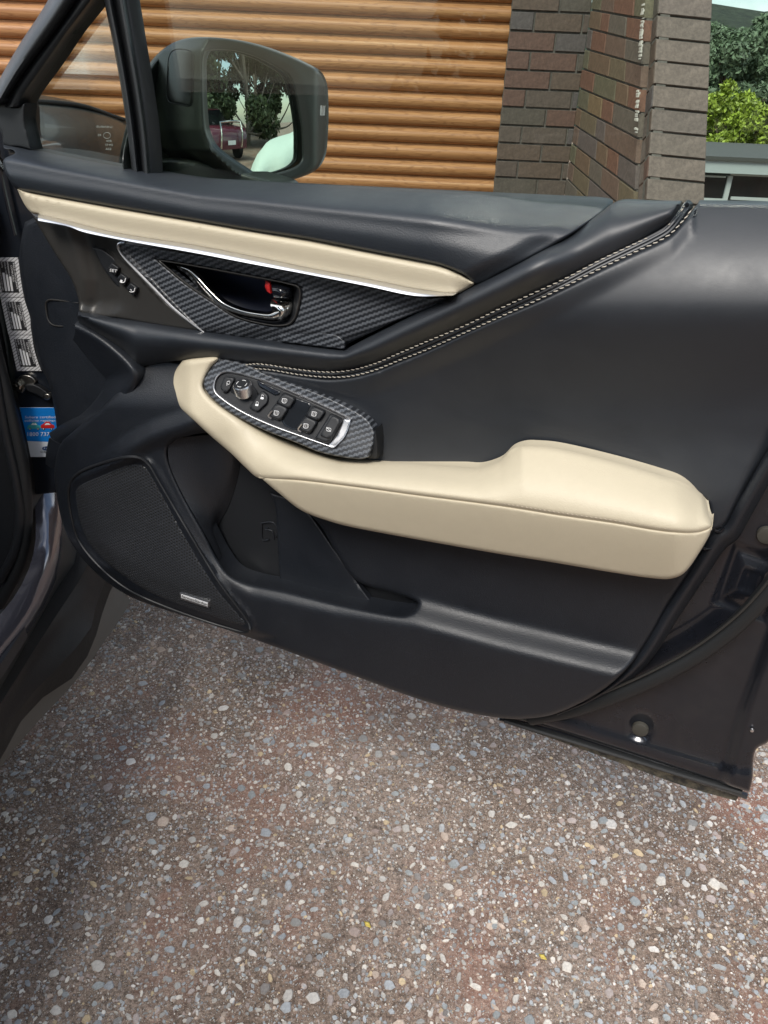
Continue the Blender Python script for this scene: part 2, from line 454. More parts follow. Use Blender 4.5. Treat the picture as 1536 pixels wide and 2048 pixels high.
for y, z in ((-90, 0), (0, 0), (6.5, 0), (8, -.4), (11, -2.3), (30, -2.4), (70, -2.4), (400, -2.4)): gv += [(-150, y, z), (0, y, z), (300, y, z)]
for i in range(7): gf += [(i*3+j, i*3+j+1, i*3+j+4, i*3+j+3) for j in range(2)]
ground = mesh_obj('ground', gv, gf, m_ground, smooth=False)
tag(ground, kind='structure')

m_stone = M('river_pebble', (.4, .4, .4), .7, spec=.35); n = N(m_stone)
at = n.n('ShaderNodeAttribute', attribute_name='tone'); c = n.coord()
nz = n.noise(c, 300, 5, .8)
n.set('Base Color', n.mix(1.0, at.outputs['Color'], n.ramp(nz, [(.3, g(.62)), (.7, g(1.1))]), 'MULTIPLY')); n.bump(nz, .3, .001)
PAL = np.array([(.42, .40, .37), (.50, .47, .42), (.30, .33, .36), (.26, .29, .30), (.44, .34, .27), (.48, .36, .20), (.33, .25, .22), (.22, .20, .19), (.55, .53, .50), (.36, .30, .28), (.27, .27, .26), (.34, .36, .37)])
PW = np.array([.14, .12, .13, .1, .07, .04, .06, .09, .05, .07, .08, .05]); PW /= PW.sum()
PAL2 = (PAL*.75+PAL.mean(1, keepdims=True)*.25*np.array([1.1, 1.0, .9]))
def stone_geo(x, y, r, col):
    k = 7; ang = np.sort(RNG.uniform(0, .6, k)+np.arange(k)*2*np.pi/k)
    el = RNG.uniform(.38, 1); th = RNG.uniform(0, np.pi)
    rr = r*RNG.uniform(.82, 1.12, k)
    px, py = rr*np.cos(ang), rr*np.sin(ang)*el
    ox = px*np.cos(th)-py*np.sin(th); oy = px*np.sin(th)+py*np.cos(th)
    h = min(.0022, r*.22)*RNG.uniform(.6, 1.2)
    V = np.vstack([np.stack([ox, oy, np.full(k, -.001)], 1), np.stack([ox*.78, oy*.78, h*RNG.uniform(.7, 1.1, k)], 1)])
    F = [(i, (i+1) % k, k+(i+1) % k, k+i) for i in range(k)]+[tuple(range(k, 2*k))]
    return V, F
def stone_attr(me, cols):
    a = me.color_attributes.new('tone', 'FLOAT_COLOR', 'POINT'); a.data.foreach_set('color', np.hstack([cols, np.ones((len(cols), 1))]).ravel().astype(np.float32))
# positions over the visible ground
NS = 76000
sx_ = RNG.uniform(-1.3, 1.7, NS*4); sy_ = RNG.uniform(.5, 2.3, NS*4)
keep = (np.abs(sx_-.0) < .50*sy_+.36) & (RNG.uniform(0, 1, NS*4) < np.clip(1.4/sy_, .25, 1)**1.3); sx_, sy_ = sx_[keep][:NS], sy_[keep][:NS]
sr_ = np.clip(RNG.lognormal(math.log(.00215), .58, len(sx_)), .0012, .0125)
score = sr_/np.hypot(sy_, 1.22)
vis = (sy_ > .62) & (np.abs(sx_) < .5*np.hypot(sy_, .9))
order = np.argsort(-(score*np.where(vis, 1, 0)))
big = set(order[:300].tolist())
# drop small stones that would sit under a large one
BV = []; BF = []; BC = []; off = 0
bx = sx_[order[:300]]; by = sy_[order[:300]]; br = sr_[order[:300]]
for i in range(len(sx_)):
    if i in big: continue
    if np.any((bx-sx_[i])**2+(by-sy_[i])**2 < (br+sr_[i])**2): continue
    col = PAL2[RNG.choice(len(PAL), p=PW)]*RNG.uniform(.9, 1.55)
    V, F = stone_geo(0, 0, sr_[i], col); V = V+np.array([sx_[i], sy_[i], .0006])
    BV.append(V); BF += [tuple(q+off for q in f) for f in F]; BC.append(np.tile(col, (len(V), 1))); off += len(V)
ag = mesh_obj('aggregate', np.vstack(BV), BF, m_stone, ground, smooth=False); stone_attr(ag.data, np.vstack(BC)); ag['kind'] = 'stuff'
for i in order[:300]:
    col = PAL2[RNG.choice(len(PAL), p=PW)]*RNG.uniform(1.0, 1.4)
    V, F = stone_geo(0, 0, sr_[i], col); o = mesh_obj('stone', V, F, m_stone, ground, smooth=False); o.location = (sx_[i], sy_[i], .0006); stone_attr(o.data, np.tile(col, (len(V), 1)))
# twigs and fallen yellow leaf bits
m_twig = M('dry_twig', (.35, .28, .20), .8); m_leafy = M('yellow_leaf', (.62, .48, .10), .6)
def ground_bits(pts, mat, name, label, cat, wd):
    a, b = [at_z(x, y, .0035) for x, y in pts]; m_ = (a+b)/2
    dirv = (b-a); nn = Vector((-dirv.y, dirv.x, 0)).normalized()*wd
    if name == 'twig': V, F = tube_geo(np.array([a-m_, (a-m_)*.3+nn, (b-m_)*.4-nn*.4, b-m_]), wd*.7, 5)
    else:
        V = [a-m_, nn+Vector((0, 0, .002)), b-m_, -nn+Vector((0, 0, .001))]; F = [(0, 1, 2, 3)]
        V += [v-Vector((0, 0, .0006)) for v in V]; F += [(7, 6, 5, 4)]+[(i, i+4, (i+1) % 4+4, (i+1) % 4) for i in range(4)]
    o = mesh_obj(name, V, F, mat); o.location = m_; tag(o, label, cat)
ground_bits([(525, 1392), (566, 1348)], m_twig, 'twig', 'thin pale dry twig on the concrete below the door panel', 'twig', .0012)
ground_bits([(578, 1330), (612, 1342)], m_twig, 'twig', 'short dry twig on the concrete close under the door edge', 'twig', .001)
ground_bits([(728, 1842), (742, 1856)], m_leafy, 'fallen_leaf', 'tiny yellow leaf scrap on the concrete, near the bottom middle', 'leaf', .004)
ground_bits([(1077, 1908), (1094, 1920)], m_leafy, 'fallen_leaf', 'small yellow leaf scrap on reddish concrete at lower right', 'leaf', .004)

# ================================================================== ROLLER DOOR
m_slat = M('timber_look_slat', (.4, .25, .12), .5, spec=.4); n = N(m_slat)
oi = n.n('ShaderNodeObjectInfo'); tcx = n.n('ShaderNodeTexCoord'); va = n.n('ShaderNodeVectorMath', operation='MULTIPLY_ADD')
cmb = n.n('ShaderNodeCombineXYZ'); n.l(n.math('MULTIPLY', oi.outputs['Random'], 37.0), cmb.inputs[0]); n.l(n.math('MULTIPLY', oi.outputs['Random'], 11.0), cmb.inputs[2])
va.inputs[1].default_value = (1, 1, 1); n.l(tcx.outputs['Object'], va.inputs[0]); n.l(cmb.outputs[0], va.inputs[2])
mpp = n.n('ShaderNodeMapping'); mpp.inputs['Scale'].default_value = (1.1, 8, 150); n.l(va.outputs[0], mpp.inputs[0])
g1 = n.noise(mpp.outputs[0], 1.0, 6, .65)
mp2 = n.n('ShaderNodeMapping'); mp2.inputs['Scale'].default_value = (2.2, 3, 26); n.l(va.outputs[0], mp2.inputs[0])
nd = n.n('ShaderNodeTexNoise'); nd.inputs['Scale'].default_value = 1.1; nd.inputs['Detail'].default_value = 2; n.l(mp2.outputs[0], nd.inputs['Vector'])
rings = n.math('SINE', n.math('MULTIPLY', nd.outputs['Fac'], 70))
col = n.ramp(g1, [(.24, (.24, .108, .042)), (.5, (.37, .178, .070)), (.76, (.50, .285, .13))])
col = n.mix(n.math('MULTIPLY', n.ramp(rings, [(.2, g(0)), (1, g(1))]), .4), col, (.16, .062, .02))
n.set('Base Color', col); n.bump(g1, .15, .001)
m_shadowgap = M('slat_joint', (.05, .03, .02), .8)
PITCHS = .0815; YW = 4.6
xr = at_y(1012, 200, YW).x
rd = empty('roller_door', (-1.2, YW+.05, 0)); tag(rd, 'timber look roller garage door of horizontal ribbed slats', 'roller door')
prof = [(.000, .002), (.002, -.004), (.006, -.012), (.014, -.019), (.024, -.024), (.036, -.026), (.048, -.024), (.056, -.018), (.064, -.008), (.070, .000), (.0735, .002), (.0750, -.001), (.0775, -.001), (.0785, .001), (.0815, .002)]
V = []; F = []
xl = -3.6; xs = np.linspace(xl, xr, 3)-(-1.2)
for x in xs:
    for z, y in prof: V.append((x, y, z))
m_ = len(prof)
for i in range(len(xs)-1):
    for j in range(m_-1): F.append((i*m_+j, (i+1)*m_+j, (i+1)*m_+j+1, i*m_+j+1))
first = None
zs0 = .03
for i in range(29):
    if first is None:
        first = mesh_obj('slat', V, F, m_slat, rd); o = first
        for p in o.data.polygons: p.use_smooth = True
    else:
        o = first.copy(); COL.objects.link(o); o.parent = rd
    o.location = (0, 0, zs0+i*PITCHS)
box('backing', (-2.4, .01, 0), (xr+1.2, .03, 2.45), m_shadowgap, rd)

# ================================================================== BRICKS
def brick_mat(name, cols, rough=.75):
    m = M(name, cols[0], rough); n = N(m); c = n.coord(); oi = n.n('ShaderNodeObjectInfo')
    base = n.ramp(oi.outputs['Random'], [(i/(len(cols)), cc) for i, cc in enumerate(cols)], 'CONSTANT')
    nz = n.noise(c, 45, 7, .75); base2 = n.mix(1.0, base, n.ramp(nz, [(.25, g(.55)), (.75, g(1.45))]), 'MULTIPLY')
    sp = n.noise(c, 120, 4, .8); base2 = n.mix(n.ramp(sp, [(.68, g(0)), (.74, g(.35))]), base2, (.45, .42, .38))
    n.set('Base Color', base2); n.bump(n.math('ADD', nz, n.math('MULTIPLY', sp, .5)), .6, .004); return m
m_bwall = brick_mat('brown_wall_brick', [(.105, .075, .058), (.095, .072, .060), (.10, .078, .065), (.088, .075, .062), (.093, .080, .078), (.12, .070, .055)])
m_bside = brick_mat('multicoloured_brick', [(.145, .095, .062), (.135, .105, .068), (.12, .108, .070), (.14, .092, .070), (.16, .082, .056), (.12, .10, .082), (.175, .122, .068), (.115, .092, .085)])
m_bpier = brick_mat('mauve_brown_brick', [(.145, .116, .099), (.155, .122, .104), (.135, .108, .094), (.15, .118, .104)])
m_mortar = M('dark_grey_mortar', (.075, .072, .066), .9); n = N(m_mortar); c = n.coord(); n.set('Base Color', n.ramp(n.noise(c, 40, 6, .7), [(.3, (.075, .07, .062)), (.7, (.15, .14, .125))]))
def brick(parent, P, nrm, depth, mat, jit=.0015):
    """P: bl, br, tr, tl front corners; 3 mm chamfered front"""
    P = [Vector(p)-parent.location for p in P]; cen = sum(P, Vector())/4; nrm = Vector(nrm)
    out = nrm*random.uniform(-jit, jit)
    Fv = [p+(cen-p)*.0+out for p in P]
    inn = [p+(cen-p).normalized()*.004+out+nrm*.0025 for p in P]
    bk = [p-nrm*depth for p in P]
    V = inn+Fv+bk; F = [(0, 1, 2, 3)]+[(i, i+4, (i+1) % 4+4, (i+1) % 4) for i in range(4)]+[(i+4, i+8, (i+1) % 4+8, (i+1) % 4+4) for i in range(4)]+[(11, 10, 9, 8)]
    o = mesh_obj('brick', [v-cen for v in V], F, mat, parent, smooth=False); o.location = cen
    fixn(o, 20)
    return o
def wall_rows(parent, Lp, Rp, layout, mat, mortar_mat, depth=.05, joint=.010, recess=.007, skipmortar=False, outward=None):
    """Lp, Rp: 3D points of successive bed joints at the left and right end (top to bottom); layout(i) -> list of break fractions"""
    nrm = (Rp[0]-Lp[0]).cross(Lp[0]-Lp[1]); nrm.normalize()
    if nrm.dot(Vector(CAM)-Lp[0]) < 0: nrm = -nrm
    for i in range(len(Lp)-1):
        a, b, c, d = Lp[i+1], Rp[i+1], Rp[i], Lp[i]
        br = layout(i)
        wdt = (b-a).length; hj = joint/2/((d-a).length); wj = joint/2/wdt
        for f0, f1 in zip(br[:-1], br[1:]):
            f0 = f0+wj*(1 if f0 > 0 else .2); f1 = f1-wj*(1 if f1 < 1 else .2)
            def q(f, v): return (a.lerp(b, f)).lerp(d.lerp(c, f), v)
            brick(parent, [q(f0, hj), q(f1, hj), q(f1, 1-hj), q(f0, 1-hj)], nrm, depth, mat)
    if not skipmortar:
        a, b, c, d = [p-nrm*recess-parent.location for p in (Lp[-1], Rp[-1], Rp[0], Lp[0])]
        V, F = box_geo([a, b, c, d], -nrm*.04); fixn(mesh_obj('mortar', V, F, mortar_mat, parent, smooth=False))
    return nrm
# flat wall beside the roller door
zt = [y for y in (-42, -6, 27.5, 65, 102, 139, 177, 215, 253, 289, 323, 357, 391)]
Lw = [at_y(1029-.11*max(y, -40), y, YW) for y in zt]; 
pw = .086; z_top = Lw[0].z
z0 = at_y(1015, 139, YW).z
xL = at_y(1012, 139, YW).x; xR = at_y(1160, 139, YW).x+.012
beds = [z0+.0855*k for k in range(12, -18, -1)]
bw = empty('brick_wall', ((xL+xR)/2, YW+.05, 0)); tag(bw, 'dark brown brick wall strip between roller door and buttress', 'brick wall')
def lay_w(i): return [0, .30, .30+.62, 1] if i % 2 else [0, .60, 1]
wall_rows(bw, [Vector((xL, YW, z)) for z in beds], [Vector((xR, YW, z)) for z in beds], lay_w, m_bwall, m_mortar)
# raking buttress: side face and end pier
yl = [-58, -19, 20, 57, 98, 137.5, 176, 214, 250, 286, 322, 356, 390]
yr_ = [-55, -9, 38, 85, 130, 177, 226, 277, 329, 381, 433, 485, 537]
def px_l(y): return 1186-.165*y
def px_r(y): return 1292-.058*y
Lb = [Vector((xR, YW-.002, at_y(px_l(y), y, YW).z)) for y in yl]
Rb = [at_y(px_r(y), y, 3.86-.00075*(y+55)) for y in yr_]
bb = empty('brick_buttress', ((Lb[0].x+Rb[0].x)/2, 4.1, 0)); tag(bb, 'sloping brick buttress with protruding end pier beside the garage', 'buttress')
random.seed(3)
def lay_b(i):
    k = random.choice([0, .1, .2]); fr = [0]
    x = k if k > 0 else .22+random.uniform(-.03, .05)
    while x < .9: fr.append(x); x += random.choice([.18, .26, .36])*random.uniform(.85, 1.15)
    fr.append(1); return fr
nb = wall_rows(bb, Lb, Rb, lay_b, m_bside, m_mortar, depth=.06, joint=.009)
yp0 = [-62, -15, 31, 77.5, 124, 171, 217.5, 264, 311, 357, 403, 449]
def pxa(y): return 1318-.062*y+0
def pxb(y): return 1424-.04*y
PL = [at_y(pxa(y), y-2, 3.82-.0009*(y+60)) for y in yp0]
PR = [at_y(pxb(y), y+9, 3.82-.0009*(y+60)+.01) for y in yp0]
npier = wall_rows(bb, PL, PR, lambda i: [0, 1], m_bpier, m_mortar, depth=.10, joint=.009, recess=.008)
RL = [at_y(px_r(y+20)+2, y+30+.01*y, 3.95-.0009*(y+60)) for y in yp0]
wall_rows(bb, RL, PL, lambda i: [0, 1], m_bwall, m_mortar, depth=.05, joint=.011, recess=.010)
# the rest of the buttress' body
V = []
for a, b in ((Lb[0], PR[0]), (Lb[-1], PR[-1])):
    pass
core = [Lb[-1]+Vector((.03, .02, 0)), PR[-1]+Vector((-.02, .06, 0)), PR[0]+Vector((-.02, .06, 0)), Lb[0]+Vector((.03, .02, 0))]
V, F = box_geo([p-bb.location for p in core], Vector((.05, .30, 0))); fixn(mesh_obj('core', V, F, m_mortar, bb, smooth=False))
zb = PL[-1].z
for k in range(2):
    pass
box('footing', (Rb[-1].x-bb.location.x-.02, Rb[-1].y-bb.location.y+.04, 0), (PR[-1].x-bb.location.x, .55, zb+.01), m_bwall, bb)
# crumbled pale mortar in the corner
m_pale = M('pale_mortar', (.55, .53, .48), .9)
V = []; F = []
for k in range(60):
    y = random.choice([random.uniform(60, 120), random.uniform(180, 270), random.uniform(0, 90)])
    p = at_y(px_r(y)-3+random.uniform(-1.5, 1.5), y, 3.80-.00075*(y+55))-bb.location
    s = random.uniform(.0012, .0035)
    v, f = box_geo([p+Vector((-s, 0, -s*1.5)), p+Vector((s, 0, -s)), p+Vector((s*.7, 0, s*1.6)), p+Vector((-s, 0, s))], Vector((0, .03, 0)))
    F += [tuple(q+len(V) for q in ff) for ff in f]; V += v
o = mesh_obj('mortar_crumbs', V, F, m_pale, bb, smooth=False); o['kind'] = 'stuff'

# ================================================================== BACKGROUND RIGHT
m_leafA = M('dark_green_foliage', (.10, .15, .085), .6); m_leafB = M('lime_green_foliage', (.22, .30, .035), .5); m_leafC = M('olive_eucalypt_foliage', (.055, .075, .032), .6)
for m in (m_leafA, m_leafB, m_leafC):
    n = N(m); bc = tuple(m.node_tree.nodes['Principled BSDF'].inputs['Base Color'].default_value)[:3]
    at = n.n('ShaderNodeNewGeometry'); n.set('Base Color', n.ramp(at.outputs['Random Per Island'], [(0, tuple(k*.55 for k in bc)), (.5, bc), (1, tuple(min(1, k*1.6) for k in bc))]))
    n.b.inputs['Subsurface Weight'].default_value = 0
m_trunk = M('pale_gum_bark', (.30, .26, .22), .8); n = N(m_trunk); c = n.coord(scale=(1, 1, .25)); n.set('Base Color', n.ramp(n.noise(c, 9, 6, .7), [(.3, (.16, .13, .11)), (.7, (.42, .37, .31))]))
m_dtrunk = M('dark_bark', (.09, .07, .05), .9)
def leaves_geo(cents, rads, per, size, squash=.8):
    n_ = len(cents)*per; C = np.repeat(np.array(cents), per, 0); R = np.repeat(np.array(rads), per)
    d = RNG.normal(size=(n_, 3)); d /= np.linalg.norm(d, axis=1)[:, None]; d[:, 2] *= squash
    P = C+d*(R*RNG.uniform(.35, 1, n_)**.6)[:, None]
    a = RNG.normal(size=(n_, 3)); a /= np.linalg.norm(a, axis=1)[:, None]
    b = np.cross(a, RNG.normal(size=(n_, 3))); b /= np.linalg.norm(b, axis=1)[:, None]
    s = size*RNG.uniform(.6, 1.4, n_)[:, None]
    V = np.stack([P-a*s, P+b*s*.45, P+a*s, P-b*s*.45], 1).reshape(-1, 3)
    F = np.arange(n_*4).reshape(-1, 4)
    return V, F
def fast_mesh(name, V, F, mat, parent=None):
    me = bpy.data.meshes.new(name); nF = len(F)
    me.vertices.add(len(V)); me.vertices.foreach_set('co', np.asarray(V, np.float32).ravel())
    me.loops.add(nF*4); me.loops.foreach_set('vertex_index', np.asarray(F, np.int32).ravel())
    me.polygons.add(nF); me.polygons.foreach_set('loop_start', np.arange(0, nF*4, 4, dtype=np.int32))
    me.update(calc_edges=True); me.validate(); me.materials.append(mat)
    o = bpy.data.objects.new(name, me); COL.objects.link(o)
    if parent: o.parent = parent
    return o
def tree(kind, loc, H, R, base, leaf, bark, nb=9, per=260, size=.12, squash=.8, lean=0, tr=.12, label='', cat='tree', group=None, clump=.3):
    t = empty(kind, loc); tag(t, label, cat, group)
    top = np.array([lean, 0, H*.92]); V = []; F = []
    tk = np.array([[0, 0, -.1], [lean*.2+random.uniform(-.05, .05)*H*.2, random.uniform(-.2, .2), H*.35], [lean*.7, random.uniform(-.2, .2), H*.68], top])
    def add(Q, r):
        nonlocal V, F
        v, f = tube_geo(catmull(Q, n=9), r, 6); F += [tuple(q+len(V) for q in ff) for ff in f]; V += v
    add(tk, [tr, tr*.8, tr*.5, tr*.15])
    cen = []; rad = []
    for k in range(nb):
        a = random.uniform(0, 6.28); z = base+(H-base)*random.uniform(0, 1)**.9
        rr = R*(1-.5*((z-base)/(H-base))**2)*random.uniform(.4, 1)
        e = np.array([math.cos(a)*rr+lean*z/H, math.sin(a)*rr, z])
        s = np.array([lean*z/H*.8, 0, max(base*.55, z-rr*1.3)])
        add(np.array([s, (s+e)/2+np.array([0, 0, -rr*.1]), e]), [tr*.45, tr*.3, tr*.08])
        for q in range(3):
            cen.append(e+RNG.normal(size=3)*R*clump*.7); rad.append(R*clump*random.uniform(.6, 1.2))
    cen.append(top); rad.append(R*clump)
    mesh_obj('trunk', V, F, bark, t)
    LV, LF = leaves_geo(cen, rad, per, size, squash); fast_mesh('crown', LV, LF, leaf, t)
    return t
# hill far behind
V = []; F = []; nx = 40
for i in range(nx):
    x = 8+i*3.2
    for j, y in enumerate((60, 75, 95, 120)):
        V.append((x, y, [-6, 4, 9, 10][j]+random.uniform(-.5, .5)-max(0, (x-46))*.08))
for i in range(nx-1):
    for j in range(3): F.append((i*4+j, (i+1)*4+j, (i+1)*4+j+1, i*4+j+1))
m_hill = M('wooded_hill', (.04, .065, .04), .9); n = N(m_hill); c = n.coord(); hz_ = n.noise(c, .9, 8, .75); n.set('Base Color', n.ramp(hz_, [(.35, (.02, .035, .02)), (.65, (.075, .11, .06))])); n.bump(hz_, 1, 2.5)
hill = mesh_obj('hill', V, F, m_hill); tag(hill, kind='structure')
random.seed(11)
def bgtree(px, py_top, py_base, Y, R, leaf, label, per=240, size=.16, kind='tree', nb=16, group=None, clump=.3):
    top = at_y(px, py_top, Y); bs = at_y(px, py_base, Y)
    H = top.z+2.5
    return tree(kind, (top.x, Y, -2.5), H, R, (bs.z+2.5), leaf, m_dtrunk, nb=nb, per=per, size=size, label=label, group=group, clump=clump)
bgtree(1468, 78, 300, 34, 2.1, m_leafA, 'tall dark green tree directly behind the lime shrub', nb=26, per=520, size=.10)
bgtree(1530, 118, 300, 37, 2.2, m_leafA, 'dark green tree at the right edge behind the lime shrub', nb=26, per=520, size=.10)
bgtree(1400, 130, 300, 38, 2.0, m_leafA, 'dark green tree half hidden behind the brick pier', nb=20, per=420, size=.10)
bgtree(1585, 160, 300, 36, 2.3, m_leafA, 'dark green tree mostly beyond the right edge', nb=20, per=380, size=.10)
bgtree(1500, 212, 330, 20, 1.35, m_leafB, 'bright lime green shrub above the flat roof', nb=22, per=260, size=.055, kind='shrub', clump=.2)
bgtree(1425, 235, 330, 20.5, .75, m_leafB, 'small lime green shrub beside the brick pier', nb=12, per=230, size=.055, kind='shrub', clump=.24)
# neighbour's low building
m_fascia = M('pale_blue_grey_fascia', (.36, .42, .42), .6); m_roofd = M('dark_roof_edge', (.06, .065, .06), .8); m_frame = M('window_aluminium', (.42, .47, .46), .5)
m_pane = M('dark_window_glass', (.008, .010, .011), .06, spec=.6); m_base = M('grey_rendered_base', (.16, .18, .17), .8)
YN = 14.0
nbld = empty('neighbour_building', (at_y(1500, 360, YN).x, YN, -2.2)); tag(nbld, 'low flat roofed building with pale fascia and dark strip windows', 'building')
def nb_box(name, x0, y0, x1, y1, d0, d1, mat, par=None):
    a = at_y(x0, (y0+y1)/2, YN); zt_ = at_y((x0+x1)/2, y0, YN).z; zb_ = at_y((x0+x1)/2, y1, YN).z; b = at_y(x1, (y0+y1)/2, YN)
    o = box(name, (a.x, YN+d0, zb_), (b.x, YN+d1, zt_), mat); o.parent = par or nbld
    off = -nbld.location
    for v in o.data.vertices: v.co += off
    return o
nb_box('roof', 1360, 317, 1800, 324, -.25, 4, m_roofd)
nb_box('fascia', 1360, 324.5, 1800, 350, -.2, -.02, m_fascia)
nb_box('wall', 1360, 350.5, 1800, 700, .06, 4, m_base)
for (x0, x1) in ((1395, 1450), (1459, 1620), (1628, 1790)):
    w_ = nb_box('window', x0, 351, x1, 402, -.01, .055, m_pane)
    nb_box('frame', x0, 396, x1, 402, -.05, -.012, m_frame, w_); nb_box('frame', x1-1, 351, x1+8, 402, -.055, .058, m_frame, w_)
    nb_box('frame', x0, 350.5, x1, 354, -.045, -.012, m_frame, w_)
    for ch in w_.children: pass

# ================================================================== CAR DOOR
dz = .46
door = empty('car_door', (DOOR.O[0], DOOR.O[1], 0), DOOR.deg)
fx = lambda pts: (lambda x: np.interp(x, [p[0] for p in pts], [p[1] for p in pts]))
def sm(t): t = np.clip(t, 0, 1); return t*t*(3-2*t)

# --- painted shell, lower rear corner
shell_out = [(1000, 900), (1000, 900), (1760, 600), (1760, 600), (1740, 900), (1640, 1230), (1540, 1480), (1512, 1500), (1505, 1560), (1499, 1585), (1499, 1585), (1250, 1503), (1040, 1436), (1040, 1436), (1000, 1424), (1000, 1424)]
def w_shell(x, y):
    w = -.040+0*x
    # raised rim along the rear edge and the bottom hem
    rim = np.array([(1600, 1130), (1545, 1260), (1480, 1420), (1440, 1555)], float)
    bl = fx([(1040, 1430), (1200, 1484), (1480, 1566)])(x)
    w = w + .0055*sm((y-(bl-36))/28)
    re = fx([(900, 1700), (1100, 1590), (1300, 1515), (1420, 1470), (1560, 1432)])(y)
    w = w + .012*sm((x-re)/34)
    d = np.maximum(np.abs((x-1500)*.94+(y-1163)*.34), np.abs((y-1163)*.94-(x-1500)*.34)*.86)
    w = w - .0035*sm(1-np.abs(d-46)/16) + .002*sm(1-np.abs(d-22)/9)
    d = np.hypot(x-1283, y-1452); w = w - .004*sm((34-d)/18)
    return w
shell = pad(DOOR, 'door_shell', shell_out, w_shell, m_paint, door, edge=(7, .006), step=5.5, skirt=.05)
pad(DOOR, 'inner_skin', [(60, 440), (60, 440), (1150, 440), (1150, 440), (1150, 1400), (1000, 1410), (700, 1300), (340, 1180), (130, 950), (130, 800)], -.046, m_dark, door, edge=(3, .002), step=40, skirt=.03)
# hem flange and sill rubber along the bottom
tube(DOOR, 'hem_flange', [(1000, 1436, -.050), (1100, 1461, -.050), (1250, 1510, -.050), (1400, 1560, -.050), (1488, 1590, -.050), (1494, 1592, -.050)], .0045, m_paint, door, n=50)
tube(DOOR, 'bottom_seal', [(1010, 1440, -.040), (1130, 1476, -.038), (1260, 1516, -.036), (1380, 1553, -.036), (1484, 1583, -.036)], .0035, m_rubber, door, n=60, flat=1.4)
m_dirt = M('dusty_rubber_strip', (.12, .105, .075), .85); n = N(m_dirt); c = n.coord(); n.set('Base Color', n.ramp(n.noise(c, 40, 7, .75), [(.42, (.03, .03, .028)), (.62, (.17, .15, .105))]))
loft(DOOR, 'sill_strip', [[(1010, 1436, -.060), (1100, 1464, -.060), (1240, 1508, -.060), (1370, 1556, -.060), (1478, 1592, -.060)],
                          [(1010, 1446, -.062), (1100, 1476, -.062), (1240, 1526, -.062), (1370, 1573, -.062), (1472, 1602, -.062)]], m_dirt, door, n=60, skirt=.02, smooth=False)
# rubber weatherstrip round the trim
tube(DOOR, 'weatherstrip', [(1640, 1040, -.016), (1536, 1180, -.016), (1480, 1242, -.016), (1400, 1305, -.016), (1320, 1350, -.016), (1230, 1390, -.018), (1150, 1418, -.022), (1060, 1436, -.028)], .0105, m_rubber, door, n=90, seg=12, flat=.9)
tube(DOOR, 'weatherstrip_lip', [(1640, 1018, -.006), (1536, 1163, -.006), (1480, 1225, -.006), (1400, 1288, -.006), (1320, 1334, -.006), (1230, 1376, -.008), (1150, 1407, -.012), (1080, 1430, -.02)], .0016, m_satin, door, n=90)
# fixing plug and bolt
def disc(fr, name, x, y, w, r, dep, mat, par, seg=24, dome=.3, tilt=1.0):
    c = fr.p(x, y, w); V = []; F = []
    prof_ = [(1, 0), (1, -dep*.7), (.92, -dep*.93), (.75, -dep), (.3, -dep*(1+dome*.1)), (0.001, -dep*(1+dome*.1))]
    for pr, d_ in prof_:
        for k in range(seg):
            a = 2*math.pi*k/seg; V.append((c.x+r*pr*math.cos(a), c.y+d_, c.z+r*tilt*pr*math.sin(a)))
    for i in range(len(prof_)-1):
        for k in range(seg): F.append((i*seg+k, i*seg+(k+1) % seg, (i+1)*seg+(k+1) % seg, (i+1)*seg+k))
    return fixn(mesh_obj(name, V, F, mat, par))
m_plug = M('dirty_plug', (.045, .042, .034), .7)
pl = disc(DOOR, 'drain_plug', 1281, 1455, -.043, .0105, .007, m_plug, door); disc(DOOR, 'screw_head', 1281, 1455, -.050, .0055, .003, m_dirt, pl)
disc(DOOR, 'bolt', 1533, 1068, -.040, .010, .006, m_plug, door)
disc(DOOR, 'rivet', 1504, 1459, -.026, .0022, .003, m_satchrome, door)

loft(DOOR, 'trim_flange', [[(1600, 800, -.012), (1536, 907, -.010), (1472, 1014, -.008), (1450, 1054, -.008), (1428, 1066, -.008), (1398, 1115, -.008), (1338, 1209, -.008), (1263, 1329, -.008), (1188, 1392, -.010), (1113, 1428, -.014)],
                            [(1612, 808, -.008), (1548, 915, -.006), (1486, 1022, -.004), (1462, 1064, -.004), (1440, 1080, -.004), (1410, 1124, -.004), (1352, 1214, -.004), (1273, 1334, -.004), (1190, 1396, -.007), (1114, 1430, -.012)],
                            [(1624, 820, -.020), (1560, 928, -.018), (1500, 1036, -.016), (1474, 1080, -.016), (1452, 1096, -.016), (1420, 1142, -.016), (1366, 1222, -.016), (1284, 1341, -.016), (1193, 1401, -.018), (1116, 1432, -.022)]], m_plastic, door, n=90, nv=4, skirt=.02)
for p_ in (((1447, 1053, -.002), (1430, 1062, -.003)), ((1474, 1072, -.003), (1452, 1070, -.003))): pass
tube(DOOR, 'panel_joint', [(1430, 1061, -.004), (1440, 1063, -.003), (1448, 1056, -.003)], .0012, m_gloss, door, n=10)
tube(DOOR, 'panel_joint', [(1404, 1095, .0), (1412, 1098, -.001), (1422, 1098, -.004)], .0012, m_gloss, door, n=10)

